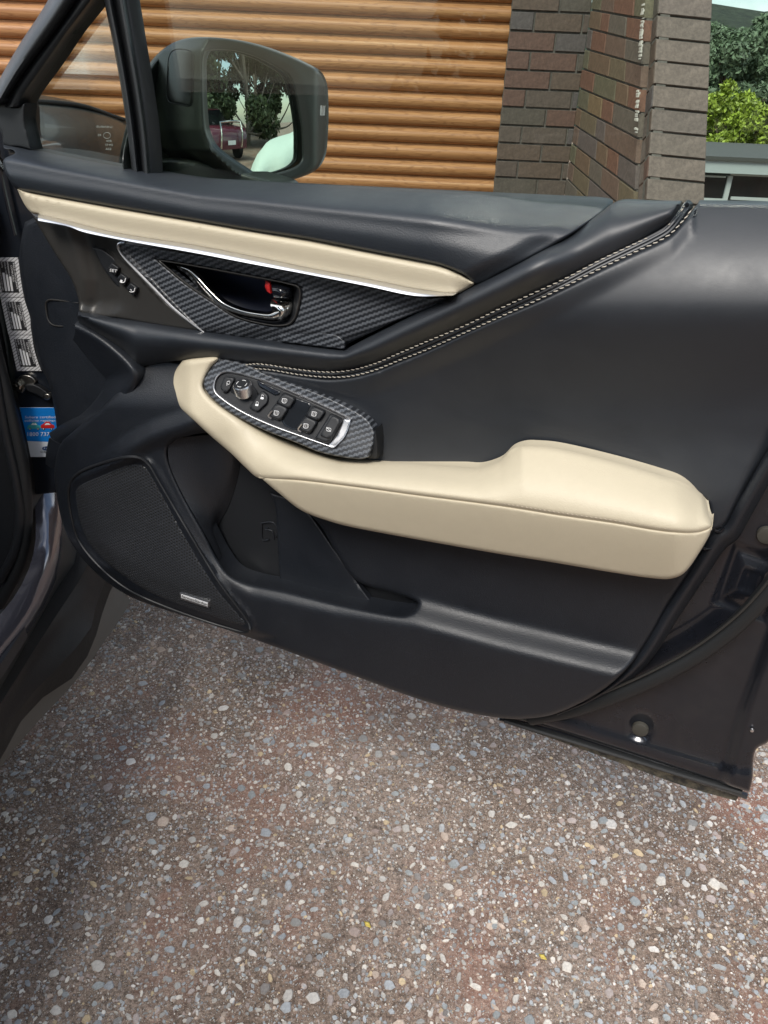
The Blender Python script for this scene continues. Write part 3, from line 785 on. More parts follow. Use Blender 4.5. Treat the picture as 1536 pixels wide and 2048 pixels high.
# --- black hinge side trim at the left
side_out = [(50, 444), (50, 444), (90, 430), (130, 470), (170, 560), (170, 650), (240, 720), (270, 745), (240, 820), (150, 880), (112, 930), (100, 900), (112, 880), (108, 815), (95, 760), (82, 735), (62, 660), (60, 635), (48, 595), (38, 520), (44, 470)]
pad(DOOR, 'hinge_side_trim', side_out, lambda x, y: -.030+.018*sm((x-40)/110), m_plastic, door, edge=(10, .008), step=9, skirt=.03)
tube(DOOR, 'cover_seam', [(158, 606, -.0125), (120, 601, -.015), (98, 600, -.018), (92, 605, -.019), (93, 625, -.019), (97, 641, -.018), (106, 650, -.017), (126, 653, -.014)], .0011, m_satin, door, n=50)

# --- lower panel (hard plastic) with pocket opening and speaker recess
low_out = [(137, 645), (137, 645), (195, 655), (250, 690), (272, 716), (340, 715), (345, 720), (470, 730), (600, 870), (760, 950), (1380, 1020), (1425, 1040), (1447, 1053), (1428, 1064), (1398, 1113), (1376, 1151), (1338, 1207), (1300, 1275), (1263, 1327), (1225, 1365), (1188, 1391), (1113, 1427), (1056, 1437), (1000, 1436), (908, 1419), (830, 1396), (712, 1353), (595, 1310), (501, 1276), (401, 1242), (328, 1219), (262, 1194), (219, 1168), (182, 1136), (146, 1092), (128, 1055), (117, 1013), (111, 973), (109, 940), (120, 890), (150, 860), (215, 805), (258, 745), (240, 710), (195, 675), (154, 655)]
pocket = [(335, 900), (345, 884), (372, 873), (430, 868), (520, 930), (560, 985), (603, 1015), (640, 1050), (672, 1105), (704, 1153), (728, 1169), (790, 1187), (826, 1199), (836, 1207), (828, 1220), (810, 1229), (780, 1227), (673, 1205), (572, 1180), (497, 1165), (462, 1150), (436, 1117), (411, 1070), (364, 986), (338, 925)]
grille = [(151, 979), (151, 979), (160, 970), (205, 950), (255, 930), (275, 928), (290, 933), (303, 951), (335, 1008), (365, 1064), (437, 1181), (490, 1243), (493, 1249), (478, 1249), (401, 1224), (340, 1202), (292, 1181), (237, 1145), (182, 1093), (160, 1045), (152, 1000)]
ledge = fx([(300, 1090), (440, 1135), (500, 1165), (673, 1203), (835, 1228), (1000, 1272), (1150, 1308), (1260, 1333), (1500, 1385)])
def w_low(x, y):
    L_ = ledge(x)
    w = -.006 + .030*sm((y-(L_-40))/72)
    w -= .010*sm((y-(L_+30))/200)
    # left half: shoulder between speaker and pocket carries the height further up
    k = sm((520-x)/150); sh = .022+.010*sm((y-1000)/200)-.030*sm((820-y)/110)
    w = w*(1-k)+sh*k
    # highlight roll from (300,880) up to (390,830)
    rl = fx([(200, 925), (300, 866), (400, 832), (460, 820)])(x)
    w += .012*sm(1-np.abs(y-rl-8)/36)*sm((470-x)/60)*sm((x-180)/90)
    # speaker recess frame
    P = np.stack([x, y], 1); ins = inside(P, GR); d = dist_poly(P, GR)
    w += np.where(ins, -.004, -.004*sm(1-d/9)) + .0035*sm(1-np.abs(d-13)/6)*(~ins)
    # left border falls away
    lf = fx([(880, 95), (973, 111), (1053, 128), (1136, 182), (1194, 262), (1242, 401), (1276, 501)])(y)
    w -= .020*sm((60-(x-lf))/60)*(y > 860)
    # foot fin
    return w
GR = catmull(np.array(grille, float), closed=True, sub=4)
lowp = pad(DOOR, 'lower_panel', low_out, w_low, m_plastic, door, edge=(9, .007), step=6.5, skirt=.03, holes=[pocket])
# speaker grille
spk_ = pad(DOOR, 'speaker_grille', [(x*1.0, y) for x, y in grille], lambda x, y: w_low(x, y)+.0015+.004*sm(dist_poly(np.stack([x, y], 1), GR)/38), m_mesh, door, edge=(5, .003), step=8, skirt=.004)
frm = catmull(np.array([(140, 966), (160, 944), (219, 922), (255, 914), (280, 916), (298, 930), (313, 955), (364, 1042), (437, 1163), (500, 1254), (497, 1264), (456, 1256), (328, 1212), (255, 1178), (200, 1134), (157, 1080), (142, 1030), (137, 990)], float), closed=True, sub=6)
P = frm; tube(DOOR, 'grille_frame', np.c_[P, w_low(P[:, 0], P[:, 1])+.001], .0022, m_dark, door, n=160, closed=True)
badge_q = [(359, 1185), (359, 1185), (417, 1204), (417, 1204), (417, 1216), (417, 1216), (359, 1198), (359, 1198)]
wb = float(w_low(np.array([388.]), np.array([1200.]))[0])+.007
bdg = pad(DOOR, 'badge', badge_q, wb, m_satchrome, door, edge=(1.5, .001), step=4, skirt=.005, smooth_outline=True)
def text(fr, s, x0, y0, x1, y1, w, hpx, mat, parent, name='lettering', flipup=False, fill=.98, wend=None, fr_up=None):
    """flat print: baseline from pixel (x0, y0) to (x1, y1) of the traced surface, letter height hpx"""
    cu = bpy.data.curves.new('t', 'FONT'); cu.body = s; cu.align_x = 'LEFT'; cu.size = 1; cu.resolution_u = 2
    t = bpy.data.objects.new('t', cu); COL.objects.link(t); dg = bpy.context.evaluated_depsgraph_get()
    me = bpy.data.meshes.new_from_object(t.evaluated_get(dg)); bpy.data.objects.remove(t); bpy.data.curves.remove(cu)
    co = np.array([v.co[:] for v in me.vertices]); bx0 = co[:, 0].min(); wd = co[:, 0].max()-bx0
    a = np.array([x0, y0], float); b = np.array([x1, y1], float); e = b-a; l = np.linalg.norm(e); e /= l
    up = np.array([e[1], -e[0]]) if fr_up is None else np.array(fr_up, float)/np.linalg.norm(fr_up)
    px = a+np.outer((co[:, 0]-bx0)/wd*l*fill, e)+np.outer(co[:, 1]/.72*hpx, up)
    tt = (co[:, 0]-bx0)/wd
    ww = w if wend is None else w+(wend-w)*tt
    P3 = fr.loc(px[:, 0], px[:, 1], ww)
    for v, q in zip(me.vertices, P3): v.co = q
    me.materials.clear(); me.materials.append(mat); o = bpy.data.objects.new(name, me); COL.objects.link(o); o.parent = parent; o.name = name; me.name = name
    return o
pad(DOOR, 'badge_field', [(362, 1188), (362, 1188), (415, 1205.5), (415, 1205.5), (415, 1213), (415, 1213), (362, 1195.5), (362, 1195.5)], wb+.0004, m_grey, bdg, edge=(1, .0002), step=4, skirt=.001)
text(DOOR, 'harman/kardon', 363, 1194.5, 414, 1211.5, wb+.0009, 5.2, m_dark, bdg)
# pocket interior
pk = empty('storage_pocket', (0, 0, 0)); pk.parent = door
pad(DOOR, 'back_wall', [(330, 866), (330, 866), (620, 866), (860, 1170), (860, 1240), (760, 1235), (470, 1170), (330, 930)], -.028, m_dark, pk, edge=(3, .001), step=30, skirt=.0)
loft(DOOR, 'front_wall', [[(336, 880, .018), (338, 925, .018), (364, 986, .018), (411, 1070, .016), (438, 1120, .014)],
                          [(390, 872, .004), (396, 925, .002), (404, 986, .0), (425, 1060, -.004), (445, 1110, -.004)],
                          [(460, 870, -.012), (462, 930, -.014), (445, 1000, -.018), (430, 1060, -.022), (430, 1100, -.024)],
                          [(482, 880, -.026), (478, 940, -.027), (458, 1010, -.027), (425, 1075, -.027), (425, 1100, -.027)]], m_plastic, pk, n=30, skirt=0)
pad(DOOR, 'inner_divider', [(540, 985), (540, 985), (600, 1010), (672, 1105), (725, 1180), (760, 1232), (740, 1232), (565, 1190), (562, 1180), (556, 1100), (550, 1010)], lambda x, y: -.020+.006*sm((x-560)/140), m_plastic, pk, edge=(4, .002), step=12, skirt=.008)
# moulded symbols inside the pocket
tube(DOOR, 'moulded_symbol', [(522, 1046, -.0265), (546, 1045, -.0265), (556, 1062, -.0265), (552, 1074, -.0265)], .0011, m_plastic, pk, n=20)
tube(DOOR, 'moulded_symbol', [(523, 1048, -.0265), (526, 1080, -.0265), (538, 1079, -.0265)], .0011, m_plastic, pk, n=20)
tube(DOOR, 'moulded_symbol', [(536, 1055, -.0265), (530, 1058, -.0265), (544, 1062, -.0265), (548, 1078, -.0265)], .0011, m_plastic, pk, n=20)

# kick fin at the left
loft(DOOR, 'foot_fin', [[(152, 644, .0), (196, 664, .004), (242, 700, .008), (270, 732, .012), (276, 752, .014), (262, 788, .014), (222, 836, .010), (164, 866, .004), (112, 889, -.004)],
                        [(150, 652, .006), (192, 675, .012), (236, 709, .016), (262, 738, .018), (266, 753, .018), (250, 784, .016), (210, 828, .012), (150, 858, .006), (104, 880, -.004)],
                        [(150, 664, .004), (186, 690, .006), (224, 722, .008), (244, 745, .008), (244, 756, .008), (228, 782, .008), (192, 822, .004), (140, 848, .0), (100, 872, -.010)],
                        [(146, 680, -.006), (172, 712, -.006), (200, 745, -.006), (212, 758, -.006), (208, 770, -.006), (190, 800, -.008), (160, 830, -.010), (130, 845, -.012), (98, 866, -.016)]], m_plastic, door, n=60, nv=4, skirt=.02)
loft(DOOR, 'fin_lip', [[(98, 876, -.004), (125, 890, .0), (122, 880, .0), (180, 845, .004)], [(92, 905, -.006), (100, 918, -.004), (140, 892, .0), (200, 850, .004)], [(91, 928, -.012), (108, 938, -.008), (150, 905, -.004), (215, 862, -.002)]], m_plastic, door, n=24, skirt=.02)

# --- soft arm between pillar trim and stitching
band_out = [(157, 622), (157, 622), (234, 634), (330, 650), (406, 661), (500, 677), (600, 692), (660, 698), (690, 700), (700, 694), (800, 641), (900, 590), (950, 568), (1000, 546), (1060, 515), (1122, 480), (1174, 445), (1208, 420), (1221, 410), (1240, 403), (1300, 405), (1362, 406), (1362, 406), (1356, 427), (1342, 446), (1326, 460), (1302, 474), (1258, 495), (1195, 525), (1133, 558), (1070, 587), (1000, 620), (930, 654), (851, 687), (797, 709), (750, 729), (703, 742), (656, 746), (598, 742), (539, 733), (500, 731), (480, 731), (440, 722), (390, 721), (350, 722), (312, 727), (272, 731), (250, 705), (195, 668), (156, 640)]
top_s0 = fx([(157, 622), (406, 661), (690, 698), (800, 641), (950, 568), (1122, 480), (1221, 408), (1362, 400)])
top_s = top_s0
bot_s = fx([(157, 640), (195, 668), (250, 705), (272, 730), (350, 722), (500, 731), (656, 746), (750, 729), (851, 687), (1000, 620), (1133, 558), (1258, 495), (1342, 446), (1362, 406)])
def belt(y): return .064*(np.clip(660-y, 0, 400)/250)**2.0
def w_band(x, y):
    t = np.clip((y-top_s(x))/np.maximum(bot_s(x)-top_s(x), 5), 0, 1)
    w = .004+.020*np.sin(np.pi*np.clip(t, 0, 1)**.8)
    w -= belt(y)*sm((x-1050)/110)
    return w
band = pad(DOOR, 'soft_arm', band_out, w_band, m_smooth, door, edge=(10, .007), step=6, skirt=.02)
# --- upper rear leatherette panel
up_out = [(1396, 407), (1396, 407), (1460, 408), (1760, 415), (1760, 415), (1700, 640), (1610, 800), (1536, 905), (1500, 958), (1470, 1014), (1449, 1052), (1425, 1058), (1410, 1000), (1300, 990), (1000, 960), (740, 950), (740, 950), (700, 850), (600, 790), (500, 745), (505, 738), (539, 741), (598, 751), (656, 758), (703, 754), (750, 742), (797, 723), (851, 702), (930, 666), (1000, 634), (1070, 604), (1140, 570), (1209, 535), (1272, 505), (1314, 486), (1343, 469), (1360, 451), (1378, 430)]
def w_up(x, y):
    w = .004+0*x
    w -= belt(y)
    w -= .022*sm((y-600)/230)*sm((x-700)/300)
    w += .012*sm((y-860)/180)
    # ridge just under the stitching
    sy = fx([(500, 745), (656, 758), (750, 742), (851, 702), (1000, 634), (1140, 570), (1272, 505), (1343, 469), (1378, 430)])(x)
    w += .006*sm(1-(y-sy)/55)*(x < 1390)
    w -= .03*sm((x-fx([(400, 1700), (700, 1580), (900, 1500), (1060, 1420)])(y))/70)**2
    return w
upp = pad(DOOR, 'rear_leatherette', up_out, w_up, m_smooth, door, edge=(8, .006), step=6.5, skirt=.03)
# piping between the two stitch lines
ctr = [(488, 733), (509, 734), (539, 736), (598, 745), (656, 751), (703, 747), (750, 734.5), (797, 715), (851, 693.5), (930, 659), (1000, 626), (1070, 595), (1136, 563), (1202, 529), (1265, 499), (1308, 478), (1335, 462), (1352, 443), (1369, 420), (1376, 411)]
cwx = lambda P, o=0: np.c_[P, np.maximum(w_band(P[:, 0], P[:, 1]-12), w_up(P[:, 0], P[:, 1]+14))*.5+np.minimum(w_band(P[:, 0], P[:, 1]-12), w_up(P[:, 0], P[:, 1]+14))*.5+o]
def cw(P, o=0):
    T = np.gradient(np.asarray(P, float), axis=0); T /= np.linalg.norm(T, axis=1)[:, None]; Nn = np.stack([T[:, 1], -T[:, 0]], 1)*8
    h = .5*(w_band(P[:, 0]+Nn[:, 0], P[:, 1]+Nn[:, 1])+w_up(P[:, 0]-Nn[:, 0], P[:, 1]-Nn[:, 1])); h = h-.013*sm((446-P[:, 1])/34); return np.c_[P, h-.003+o]
cc = catmull(np.array(ctr, float), sub=5)
top_ = np.array([[1379, 409, -.085]])
tube(DOOR, 'seam_channel', np.vstack([cw(cc, -.0035), top_]), .0052, m_smooth, door, n=130, seg=10, flat=.6)
for dy in (-3.2, 3.2):
    q = cc.copy(); T = np.gradient(q, axis=0); T /= np.linalg.norm(T, axis=1)[:, None]; q += np.stack([-T[:, 1], T[:, 0]], 1)*dy
    tube(DOOR, 'piping', np.vstack([cw(q, -.0005), top_+[dy*-1, 0, .002]]), .0018, m_smooth, door, n=130, seg=8)
def stitches(fr, name, P, rad, slen, gap, mat, parent, lift=0, skew=0):
    Q = fr.loc(P[:, 0], P[:, 1], P[:, 2]+lift); s = np.r_[0, np.cumsum(np.linalg.norm(np.diff(Q, axis=0), axis=1))]
    V = []; F = []; t = 0
    T_ = lambda z: np.array([np.interp(z, s, Q[:, k]) for k in range(3)])
    while t+slen < s[-1]:
        a, b = T_(t), T_(t+slen); e = b-a; l = np.linalg.norm(e); e = e/l; n_ = np.array([0, -1., 0]); sd_ = np.cross(e, n_)
        off = sd_*skew
        L_ = [a-off+n_*-.0004, a-off+e*l*.2+n_*rad*.8, (a+b)/2+n_*rad*1.1, b+off-e*l*.2+n_*rad*.8, b+off+n_*-.0004]
        v, f = tube_geo(np.array(L_), [rad*.6, rad, rad, rad, rad*.6], 5)
        F += [tuple(k+len(V) for k in ff) for ff in f]; V += v; t += slen+gap
    o = mesh_obj(name, V, F, mat, parent); o['kind'] = 'stuff'; return o
us = catmull(np.array([(491, 729.5), (512, 727.5), (539, 730), (598, 739), (656, 744), (703, 740), (750, 727), (797, 707), (851, 684), (930, 651), (1000, 617), (1070, 585), (1133, 556), (1195, 523), (1258, 493), (1303, 472), (1328, 458), (1344, 444), (1361, 425), (1368, 412)], float), sub=6)
ls = catmull(np.array([(509, 737), (539, 739), (598, 749), (656, 754), (703, 752), (750, 740), (797, 721), (851, 700), (930, 665), (1000, 633.5), (1070, 602), (1140, 568), (1209, 533), (1272, 503), (1314, 484), (1342, 467), (1359, 449), (1377, 428), (1386, 412)], float), sub=6)
stitches(DOOR, 'stitching', np.c_[us, w_band(us[:, 0], us[:, 1]-7)-.0005], .00060, .0046, .0017, m_thread, band, skew=.0004)
stitches(DOOR, 'stitching', np.c_[ls, w_up(ls[:, 0], ls[:, 1]+7)-.0005], .00060, .0046, .0017, m_thread, upp, skew=.0004)

# --- padded window sill
sill_out = [(7, 287), (7, 287), (21, 286), (42, 292), (104, 306), (200, 325), (304, 343), (400, 358), (500, 364), (625, 371), (768, 378), (1000, 389), (1150, 396), (1193, 398), (1216, 402), (1221, 407), (1209, 421), (1174, 447), (1122, 482), (1060, 517), (1000, 548), (965, 567), (946, 570), (930, 552), (883, 532), (867, 528), (734, 502), (617, 479), (500, 461), (391, 442), (234, 416), (78, 388), (35, 379), (14, 352), (7, 320), (30, 306), (26, 300), (8, 296)]
tops = fx([(0, 284), (42, 292), (104, 306), (200, 325), (304, 343), (400, 358), (500, 364), (625, 371), (768, 378), (1000, 389), (1193, 398), (1230, 401)])
fold = fx([(0, 40), (104, 38), (200, 36), (304, 38), (400, 40), (500, 44), (768, 62), (1000, 80), (1221, 90)])
def w_sill(x, y):
    d = (y-tops(x))/fold(x)
    w = -.056+.076*np.sin(np.clip(d, 0, 1)*np.pi/2)**.9
    w += .004*sm((d-1)/.6)-.008*sm((d-1.6)/1.5)
    w -= belt(y+20)*.75*sm((x-850)/260)
    rb = fx([(407, 1221), (421, 1209), (447, 1174), (482, 1122), (517, 1060), (548, 1000), (567, 960), (600, 900)])(y)
    w -= .010*sm(1-(rb-x)/90)*sm((x-850)/60)
    return w
sill = pad(DOOR, 'window_sill_pad', sill_out, w_sill, m_leather, door, edge=(7, .008), step=6, skirt=.02)

# --- beige strip, chrome strip, satin surround, carbon trim
bt = [(35, 377), (78, 386), (234, 414), (391, 440), (500, 459), (617, 477), (734, 500), (867, 525), (883, 530), (922, 545), (945, 562)]
bb_ = [(35, 379), (51, 412), (64, 426), (78, 430), (137, 444), (234, 467), (391, 492), (500, 513), (617, 537), (734, 559), (840, 580), (912, 587), (947, 572)]
strip_out = [(35, 377)]+bt+[(948, 568), (930, 580), (912, 587)]+bb_[-3::-1]
stt = fx(bt); stb = fx([(35, 379), (51, 412), (78, 430), (137, 444), (234, 467), (391, 492), (500, 513), (617, 537), (734, 559), (840, 580), (912, 587), (947, 572)])
def w_strip(x, y):
    t = np.clip((y-stt(x))/np.maximum(stb(x)-stt(x), 4), 0, 1)
    return .014+.009*sm(t/.25)-.003*sm((t-.35)/.65)-.012*sm((120-x)/80)*0-.010*sm((x-890)/55)
strip = pad(DOOR, 'beige_trim_strip', strip_out, w_strip, m_beige, door, edge=(6, .006), step=5, skirt=.015)
ch_t = [(76, 429), (137, 444), (164, 451), (234, 467), (391, 492), (500, 513), (617, 537), (734, 559), (840, 580), (912, 588)]
ch_b = [(76, 441), (137, 453), (164, 463), (234, 478), (391, 506), (500, 527), (617, 549), (734, 572), (835, 592), (905, 591)]
ch_m = [((a[0]+b[0])/2, (a[1]+b[1])/2) for a, b in zip(ch_t, ch_b)]
loft(DOOR, 'silver_strip', [[(*p, .021) for p in ch_t], [(*p, .0275) for p in ch_m], [(*p, .0305) for p in ch_b]], m_satchrome, door, n=120, nv=5, skirt=.006)
sur_out = [(62, 426), (62, 426), (78, 436), (137, 449), (234, 474), (255, 486), (240, 492), (246, 508), (312, 582), (352, 622), (408, 663), (408, 663), (332, 653), (234, 636), (160, 624), (158, 604), (144, 561), (117, 518), (88, 471)]
def w_sur(x, y):
    fold_x = fx([(430, 150), (500, 175), (560, 190), (600, 190), (640, 170)])(y)
    w = .000-.010*sm((fold_x-x)/60)*0
    w = .004-.012*sm(1-np.abs(x-fold_x-12)/42)+.0*x
    w += .012*sm((y-600)/35)*sm(1-(x-150)/130)
    return w
sur = pad(DOOR, 'handle_surround', sur_out, w_sur, m_satin, door, edge=(5, .003), step=6, skirt=.015)
carb_out = [(238, 486), (246, 486), (273, 490), (391, 508), (500, 527), (617, 549), (734, 573), (832, 593), (895, 597), (900, 601), (900, 601), (800, 639), (691, 690), (691, 690), (689, 702), (689, 702), (656, 699), (578, 691), (500, 679), (406, 663), (406, 663), (352, 620), (312, 580), (242, 507), (236, 494)]
cup = [(312, 518), (312, 518), (352, 524), (460, 543), (582, 567), (600, 573), (604, 584), (598, 620), (592, 638), (582, 649), (565, 653), (542, 652), (488, 640), (458, 627), (430, 608), (371, 568), (330, 534)]
CU = catmull(np.array(cup, float), closed=True, sub=4)
def w_carb(x, y):
    lb = fx([(300, 560), (352, 618), (406, 655), (500, 655), (590, 662), (690, 672), (800, 640), (900, 590)])(x)
    w = .010-.010*sm((y-lb+8)/40)
    w += .0012*np.sin(x/17+y/9)*sm((y-lb)/15)
    w -= .003*sm(1-(x-236-(y-490)*.9)/12)
    return w
carb = pad(DOOR, 'carbon_trim', carb_out, w_carb, m_carbon, door, edge=(4, .003), step=5, skirt=.012, holes=[cup])
tube(DOOR, 'silver_edge_line', [(250, 486, .008), (238, 487, .008), (236, 494, .008), (242, 507, .008), (312, 581, .008), (352, 621, .009), (408, 664, .005)], .0016, m_satchrome, door, n=60)
# loose corner of the film
pad(DOOR, 'lifted_film_flap', [(612, 658), (612, 658), (650, 666), (676, 672), (690, 686), (688, 699), (688, 699), (650, 694), (600, 688), (560, 680), (560, 660)], lambda x, y: .0075+.003*sm((x-600)/80), m_carbon, door, edge=(3, .002), step=5, skirt=.001)
# handle
hd = empty('door_handle', (0, 0, 0)); hd.parent = door
loft(DOOR, 'bezel', [np.c_[catmull(np.array(cup, float), closed=True, n=80), np.full(80, .010)][list(range(80))+[0]],
                     np.c_[(lambda q: q+(q.mean(0)-q)*.028)(catmull(np.array(cup, float), closed=True, n=80)), np.full(80, .012)][list(range(80))+[0]],
                     np.c_[(lambda q: q+(q.mean(0)-q)*.075)(catmull(np.array(cup, float), closed=True, n=80)), np.full(80, .004)][list(range(80))+[0]],
                     np.c_[(lambda q: q+(q.mean(0)-q)*.13)(catmull(np.array(cup, float), closed=True, n=80)), np.full(80, -.008)][list(range(80))+[0]],
                     np.c_[(lambda q: q+(q.mean(0)-q)*.16)(catmull(np.array(cup, float), closed=True, n=80)), np.full(80, -.026)][list(range(80))+[0]]], m_dark, hd, n=160, nv=3, skirt=0)
m_navy = M('navy_black_cup', (.008, .012, .026), .35)
loft(DOOR, 'cup', [[(318, 522, -.012), (460, 545, -.012), (604, 570, -.012)], [(335, 550, -.024), (460, 575, -.036), (604, 600, -.034)], [(380, 590, -.024), (470, 610, -.036), (604, 630, -.030)], [(430, 650, -.010), (500, 660, -.010), (604, 662, -.010)]], m_navy, hd, n=30, nv=5, skirt=0)
loft(DOOR, 'lever', [[(350, 529, .002), (378, 536, .006), (396, 549, .009), (422, 578, .012), (450, 602, .013), (484, 617, .014), (515, 623, .014), (535, 624, .014), (545, 620, .014)],
                     [(352, 531, .006), (378, 540, .010), (394, 554, .014), (419, 582, .017), (447, 607, .019), (483, 622, .020), (516, 628, .020), (540, 630, .020), (556, 624, .019)],
                     [(354, 534, .004), (376, 545, .008), (390, 559, .012), (415, 588, .014), (443, 612, .016), (480, 627, .017), (516, 634, .018), (546, 637, .018), (566, 630, .016)],
                     [(356, 538, -.002), (373, 550, .0), (385, 563, .002), (409, 592, .004), (438, 616, .006), (478, 631, .008), (516, 639, .009), (550, 643, .009), (574, 634, .008)]], m_chrome, hd, n=60, nv=4, skirt=.004)
loft(DOOR, 'lever_end', [[(543, 598, .006), (560, 602, .010), (578, 604, .006)], [(541, 608, .012), (560, 612, .017), (578, 614, .010)], [(545, 622, .015), (562, 628, .019), (576, 630, .010)], [(550, 636, .012), (560, 640, .014), (570, 640, .006)]], m_chrome, hd, n=20, nv=5, skirt=.008)
loft(DOOR, 'lock_knob', [[(540, 565, .002), (560, 567, .004), (582, 570, .0)], [(543, 572, .011), (560, 574, .013), (580, 576, .006)], [(547, 592, .013), (562, 594, .015), (578, 596, .007)], [(548, 598, .004), (560, 600, .006), (578, 601, .0)]], m_gloss, hd, n=16, nv=5, skirt=.01)
loft(DOOR, 'red_mark', [[(531, 562, .002), (539, 565, .006)], [(530, 574, .004), (539, 576, .010)], [(534, 583, .004), (541, 587, .010)]], m_red, hd, n=6, nv=3, skirt=.004)
tube(DOOR, 'bezel_rim', np.c_[CU+(CU.mean(0)-CU)*.035, np.full(len(CU), .0115)], .0009, m_satin, hd, n=140, closed=True)
# seat memory buttons
mb = empty('memory_button_panel', (0, 0, 0)); mb.parent = door
pad(DOOR, 'button_plate', [(184, 494), (184, 494), (206, 500), (262, 548), (326, 606), (326, 606), (278, 606), (252, 590), (212, 545)], .0035, m_dark, mb, edge=(3, .002), step=6, skirt=.004)
pad(DOOR, 'surround_blade', [(214, 498), (214, 498), (240, 512), (330, 604), (340, 615), (340, 615), (326, 612), (268, 552)], .004, m_satin, mb, edge=(3, .002), step=6, skirt=.004)
for (bx, by, s) in ((227, 540, 'SET'), (245, 561, '1'), (264, 580, '2')):
    b = pad(DOOR, 'memory_button', [(bx-12, by-3), (bx-12, by-3), (bx-3, by-15), (bx-3, by-15), (bx+12, by-4), (bx+12, by-4), (bx+4, by+13), (bx+4, by+13)], .0095, m_dark, mb, edge=(3, .003), step=3, skirt=.006)
    text(DOOR, s, bx-(8 if len(s) > 1 else 6), by+3, bx+(7 if len(s) > 1 else -2), by+5, .0102, 6, m_white, b, fill=1)
    if len(s) == 1:
        tube(DOOR, 'seat_symbol', [(bx+6, by-4, .0102), (bx+4, by+3, .0102), (bx-1, by+4, .0102)], .0006, m_white, b, n=10, seg=5)

# --- armrest
arm_out = [(365, 721), (365, 721), (400, 716), (433, 714), (438, 718), (424, 733), (411, 757), (407, 774), (418, 793), (447, 818), (491, 844), (535, 865), (594, 888), (638, 906), (682, 916), (720, 918), (790, 923), (869, 929), (930, 934), (955, 935), (978, 930), (1000, 920), (1022, 899), (1045, 891), (1075, 891), (1113, 895), (1225, 921), (1319, 948), (1376, 968), (1402, 987), (1412, 1003), (1418, 1030), (1423, 1054), (1400, 1066), (1338, 1066), (1225, 1048), (1113, 1032), (1000, 1014), (830, 992), (712, 976), (603, 963), (517, 956), (494, 938), (462, 907), (427, 877), (389, 842), (353, 807), (343, 790), (341, 772), (350, 743)]
seam = fx([(340, 780), (350, 800), (389, 842), (427, 877), (462, 907), (494, 938), (517, 954), (603, 961), (712, 974), (830, 990), (1000, 1012), (1113, 1030), (1225, 1046), (1338, 1064), (1395, 1065), (1425, 1056)])
backe = fx([(340, 760), (365, 721), (433, 714), (440, 800), (491, 842), (594, 886), (682, 915), (869, 929), (955, 935), (1000, 920), (1045, 890), (1113, 895), (1225, 921), (1319, 948), (1404, 985), (1425, 1010)])
def w_arm(x, y):
    t = np.clip((y-backe(x))/np.maximum(seam(x)-backe(x), 10), 0, 1.2)
    rise = .012+.058*np.sin(np.clip(t, 0, 1)*np.pi/2)**1.0
    front = .022+.040*sm((x-340)/200)              # left horn
    k = sm((x-430)/160)
    left = .020+.026*sm((y-715)/150)-.018*sm((385-x)/40)
    w = left*(1-k)+rise*k
    w -= .022*sm((x-1345)/95)
    return w
arm = pad(DOOR, 'armrest', arm_out, w_arm, m_beige, door, edge=(12, .009), step=6, skirt=.016)
arl_out = [(517, 952), (517, 952), (603, 959), (712, 972), (830, 988), (1000, 1010), (1113, 1028), (1225, 1044), (1338, 1062), (1395, 1063), (1425, 1053), (1425, 1053), (1417, 1074), (1398, 1106), (1376, 1138), (1361, 1151), (1338, 1158), (1301, 1156), (1225, 1145), (1113, 1126), (1000, 1108), (908, 1092), (791, 1071), (693, 1052), (654, 1041), (603, 1021), (556, 985)]
def w_arl(x, y):
    t = np.clip((y-seam(x))/95, 0, 1)
    w = w_arm(x, seam(x)-4)-.002-.022*t**1.3
    return w*(1-0)-.0*x
arl = pad(DOOR, 'armrest_front', arl_out, w_arl, m_beige, door, edge=(7, .006), step=6, skirt=.03)
sx2 = np.linspace(520, 1421, 160); sl_ = np.c_[sx2, seam(sx2)]
tube(DOOR, 'seam_piping', np.c_[sl_[:, 0], sl_[:, 1]-1, w_arm(sl_[:, 0], sl_[:, 1]-10)-.0055], .0024, m_beige, arm, n=150)
stitches(DOOR, 'stitching', np.c_[sl_[:, 0], sl_[:, 1]-7, w_arm(sl_[:, 0], sl_[:, 1]-10)-.0015], .00075, .0036, .0012, m_bthread, arm, skew=.0006)

# --- switch panel
def w_sw(x, y):
    # a gently tilted plane rising towards the viewer's side
    return .012+.030*sm((y-720-(x-437)*.38+30)/180)+0*x
sw_out = [(437, 716), (437, 716), (488, 727), (535, 749), (594, 771), (638, 787), (682, 807), (720, 827), (738, 842), (750, 864), (750, 864), (747, 886), (737, 915), (737, 915), (720, 918), (682, 914), (638, 904), (594, 886), (535, 863), (491, 842), (447, 816), (418, 790), (408, 772), (409, 757), (418, 743)]
swp = pad(DOOR, 'switch_panel', sw_out, w_sw, m_carbon, door, edge=(4, .003), step=5, skirt=.02)
pad(DOOR, 'end_cap', [(751, 858), (751, 858), (754, 880), (755, 917), (755, 917), (736, 917), (736, 917), (744, 888)], lambda x, y: .022+0*x, m_dark, door, edge=(2, .001), step=6, skirt=.02)
bz = catmull(np.array([(450, 743), (470, 745), (520, 758), (580, 782), (640, 808), (702, 838), (702, 838), (690, 872), (668, 896), (668, 896), (600, 872), (540, 850), (480, 822), (440, 795), (428, 782), (427, 770), (434, 752)], float), closed=True, n=120)
def ringoff(q, s):
    nrm = np.roll(q, -1, 0)-np.roll(q, 1, 0); nrm = np.stack([-nrm[:, 1], nrm[:, 0]], 1); nrm /= np.linalg.norm(nrm, axis=1)[:, None]
    return q+nrm*s
sgn = 1 if inside(ringoff(bz, 3)[:5], bz).mean() > .5 else -1
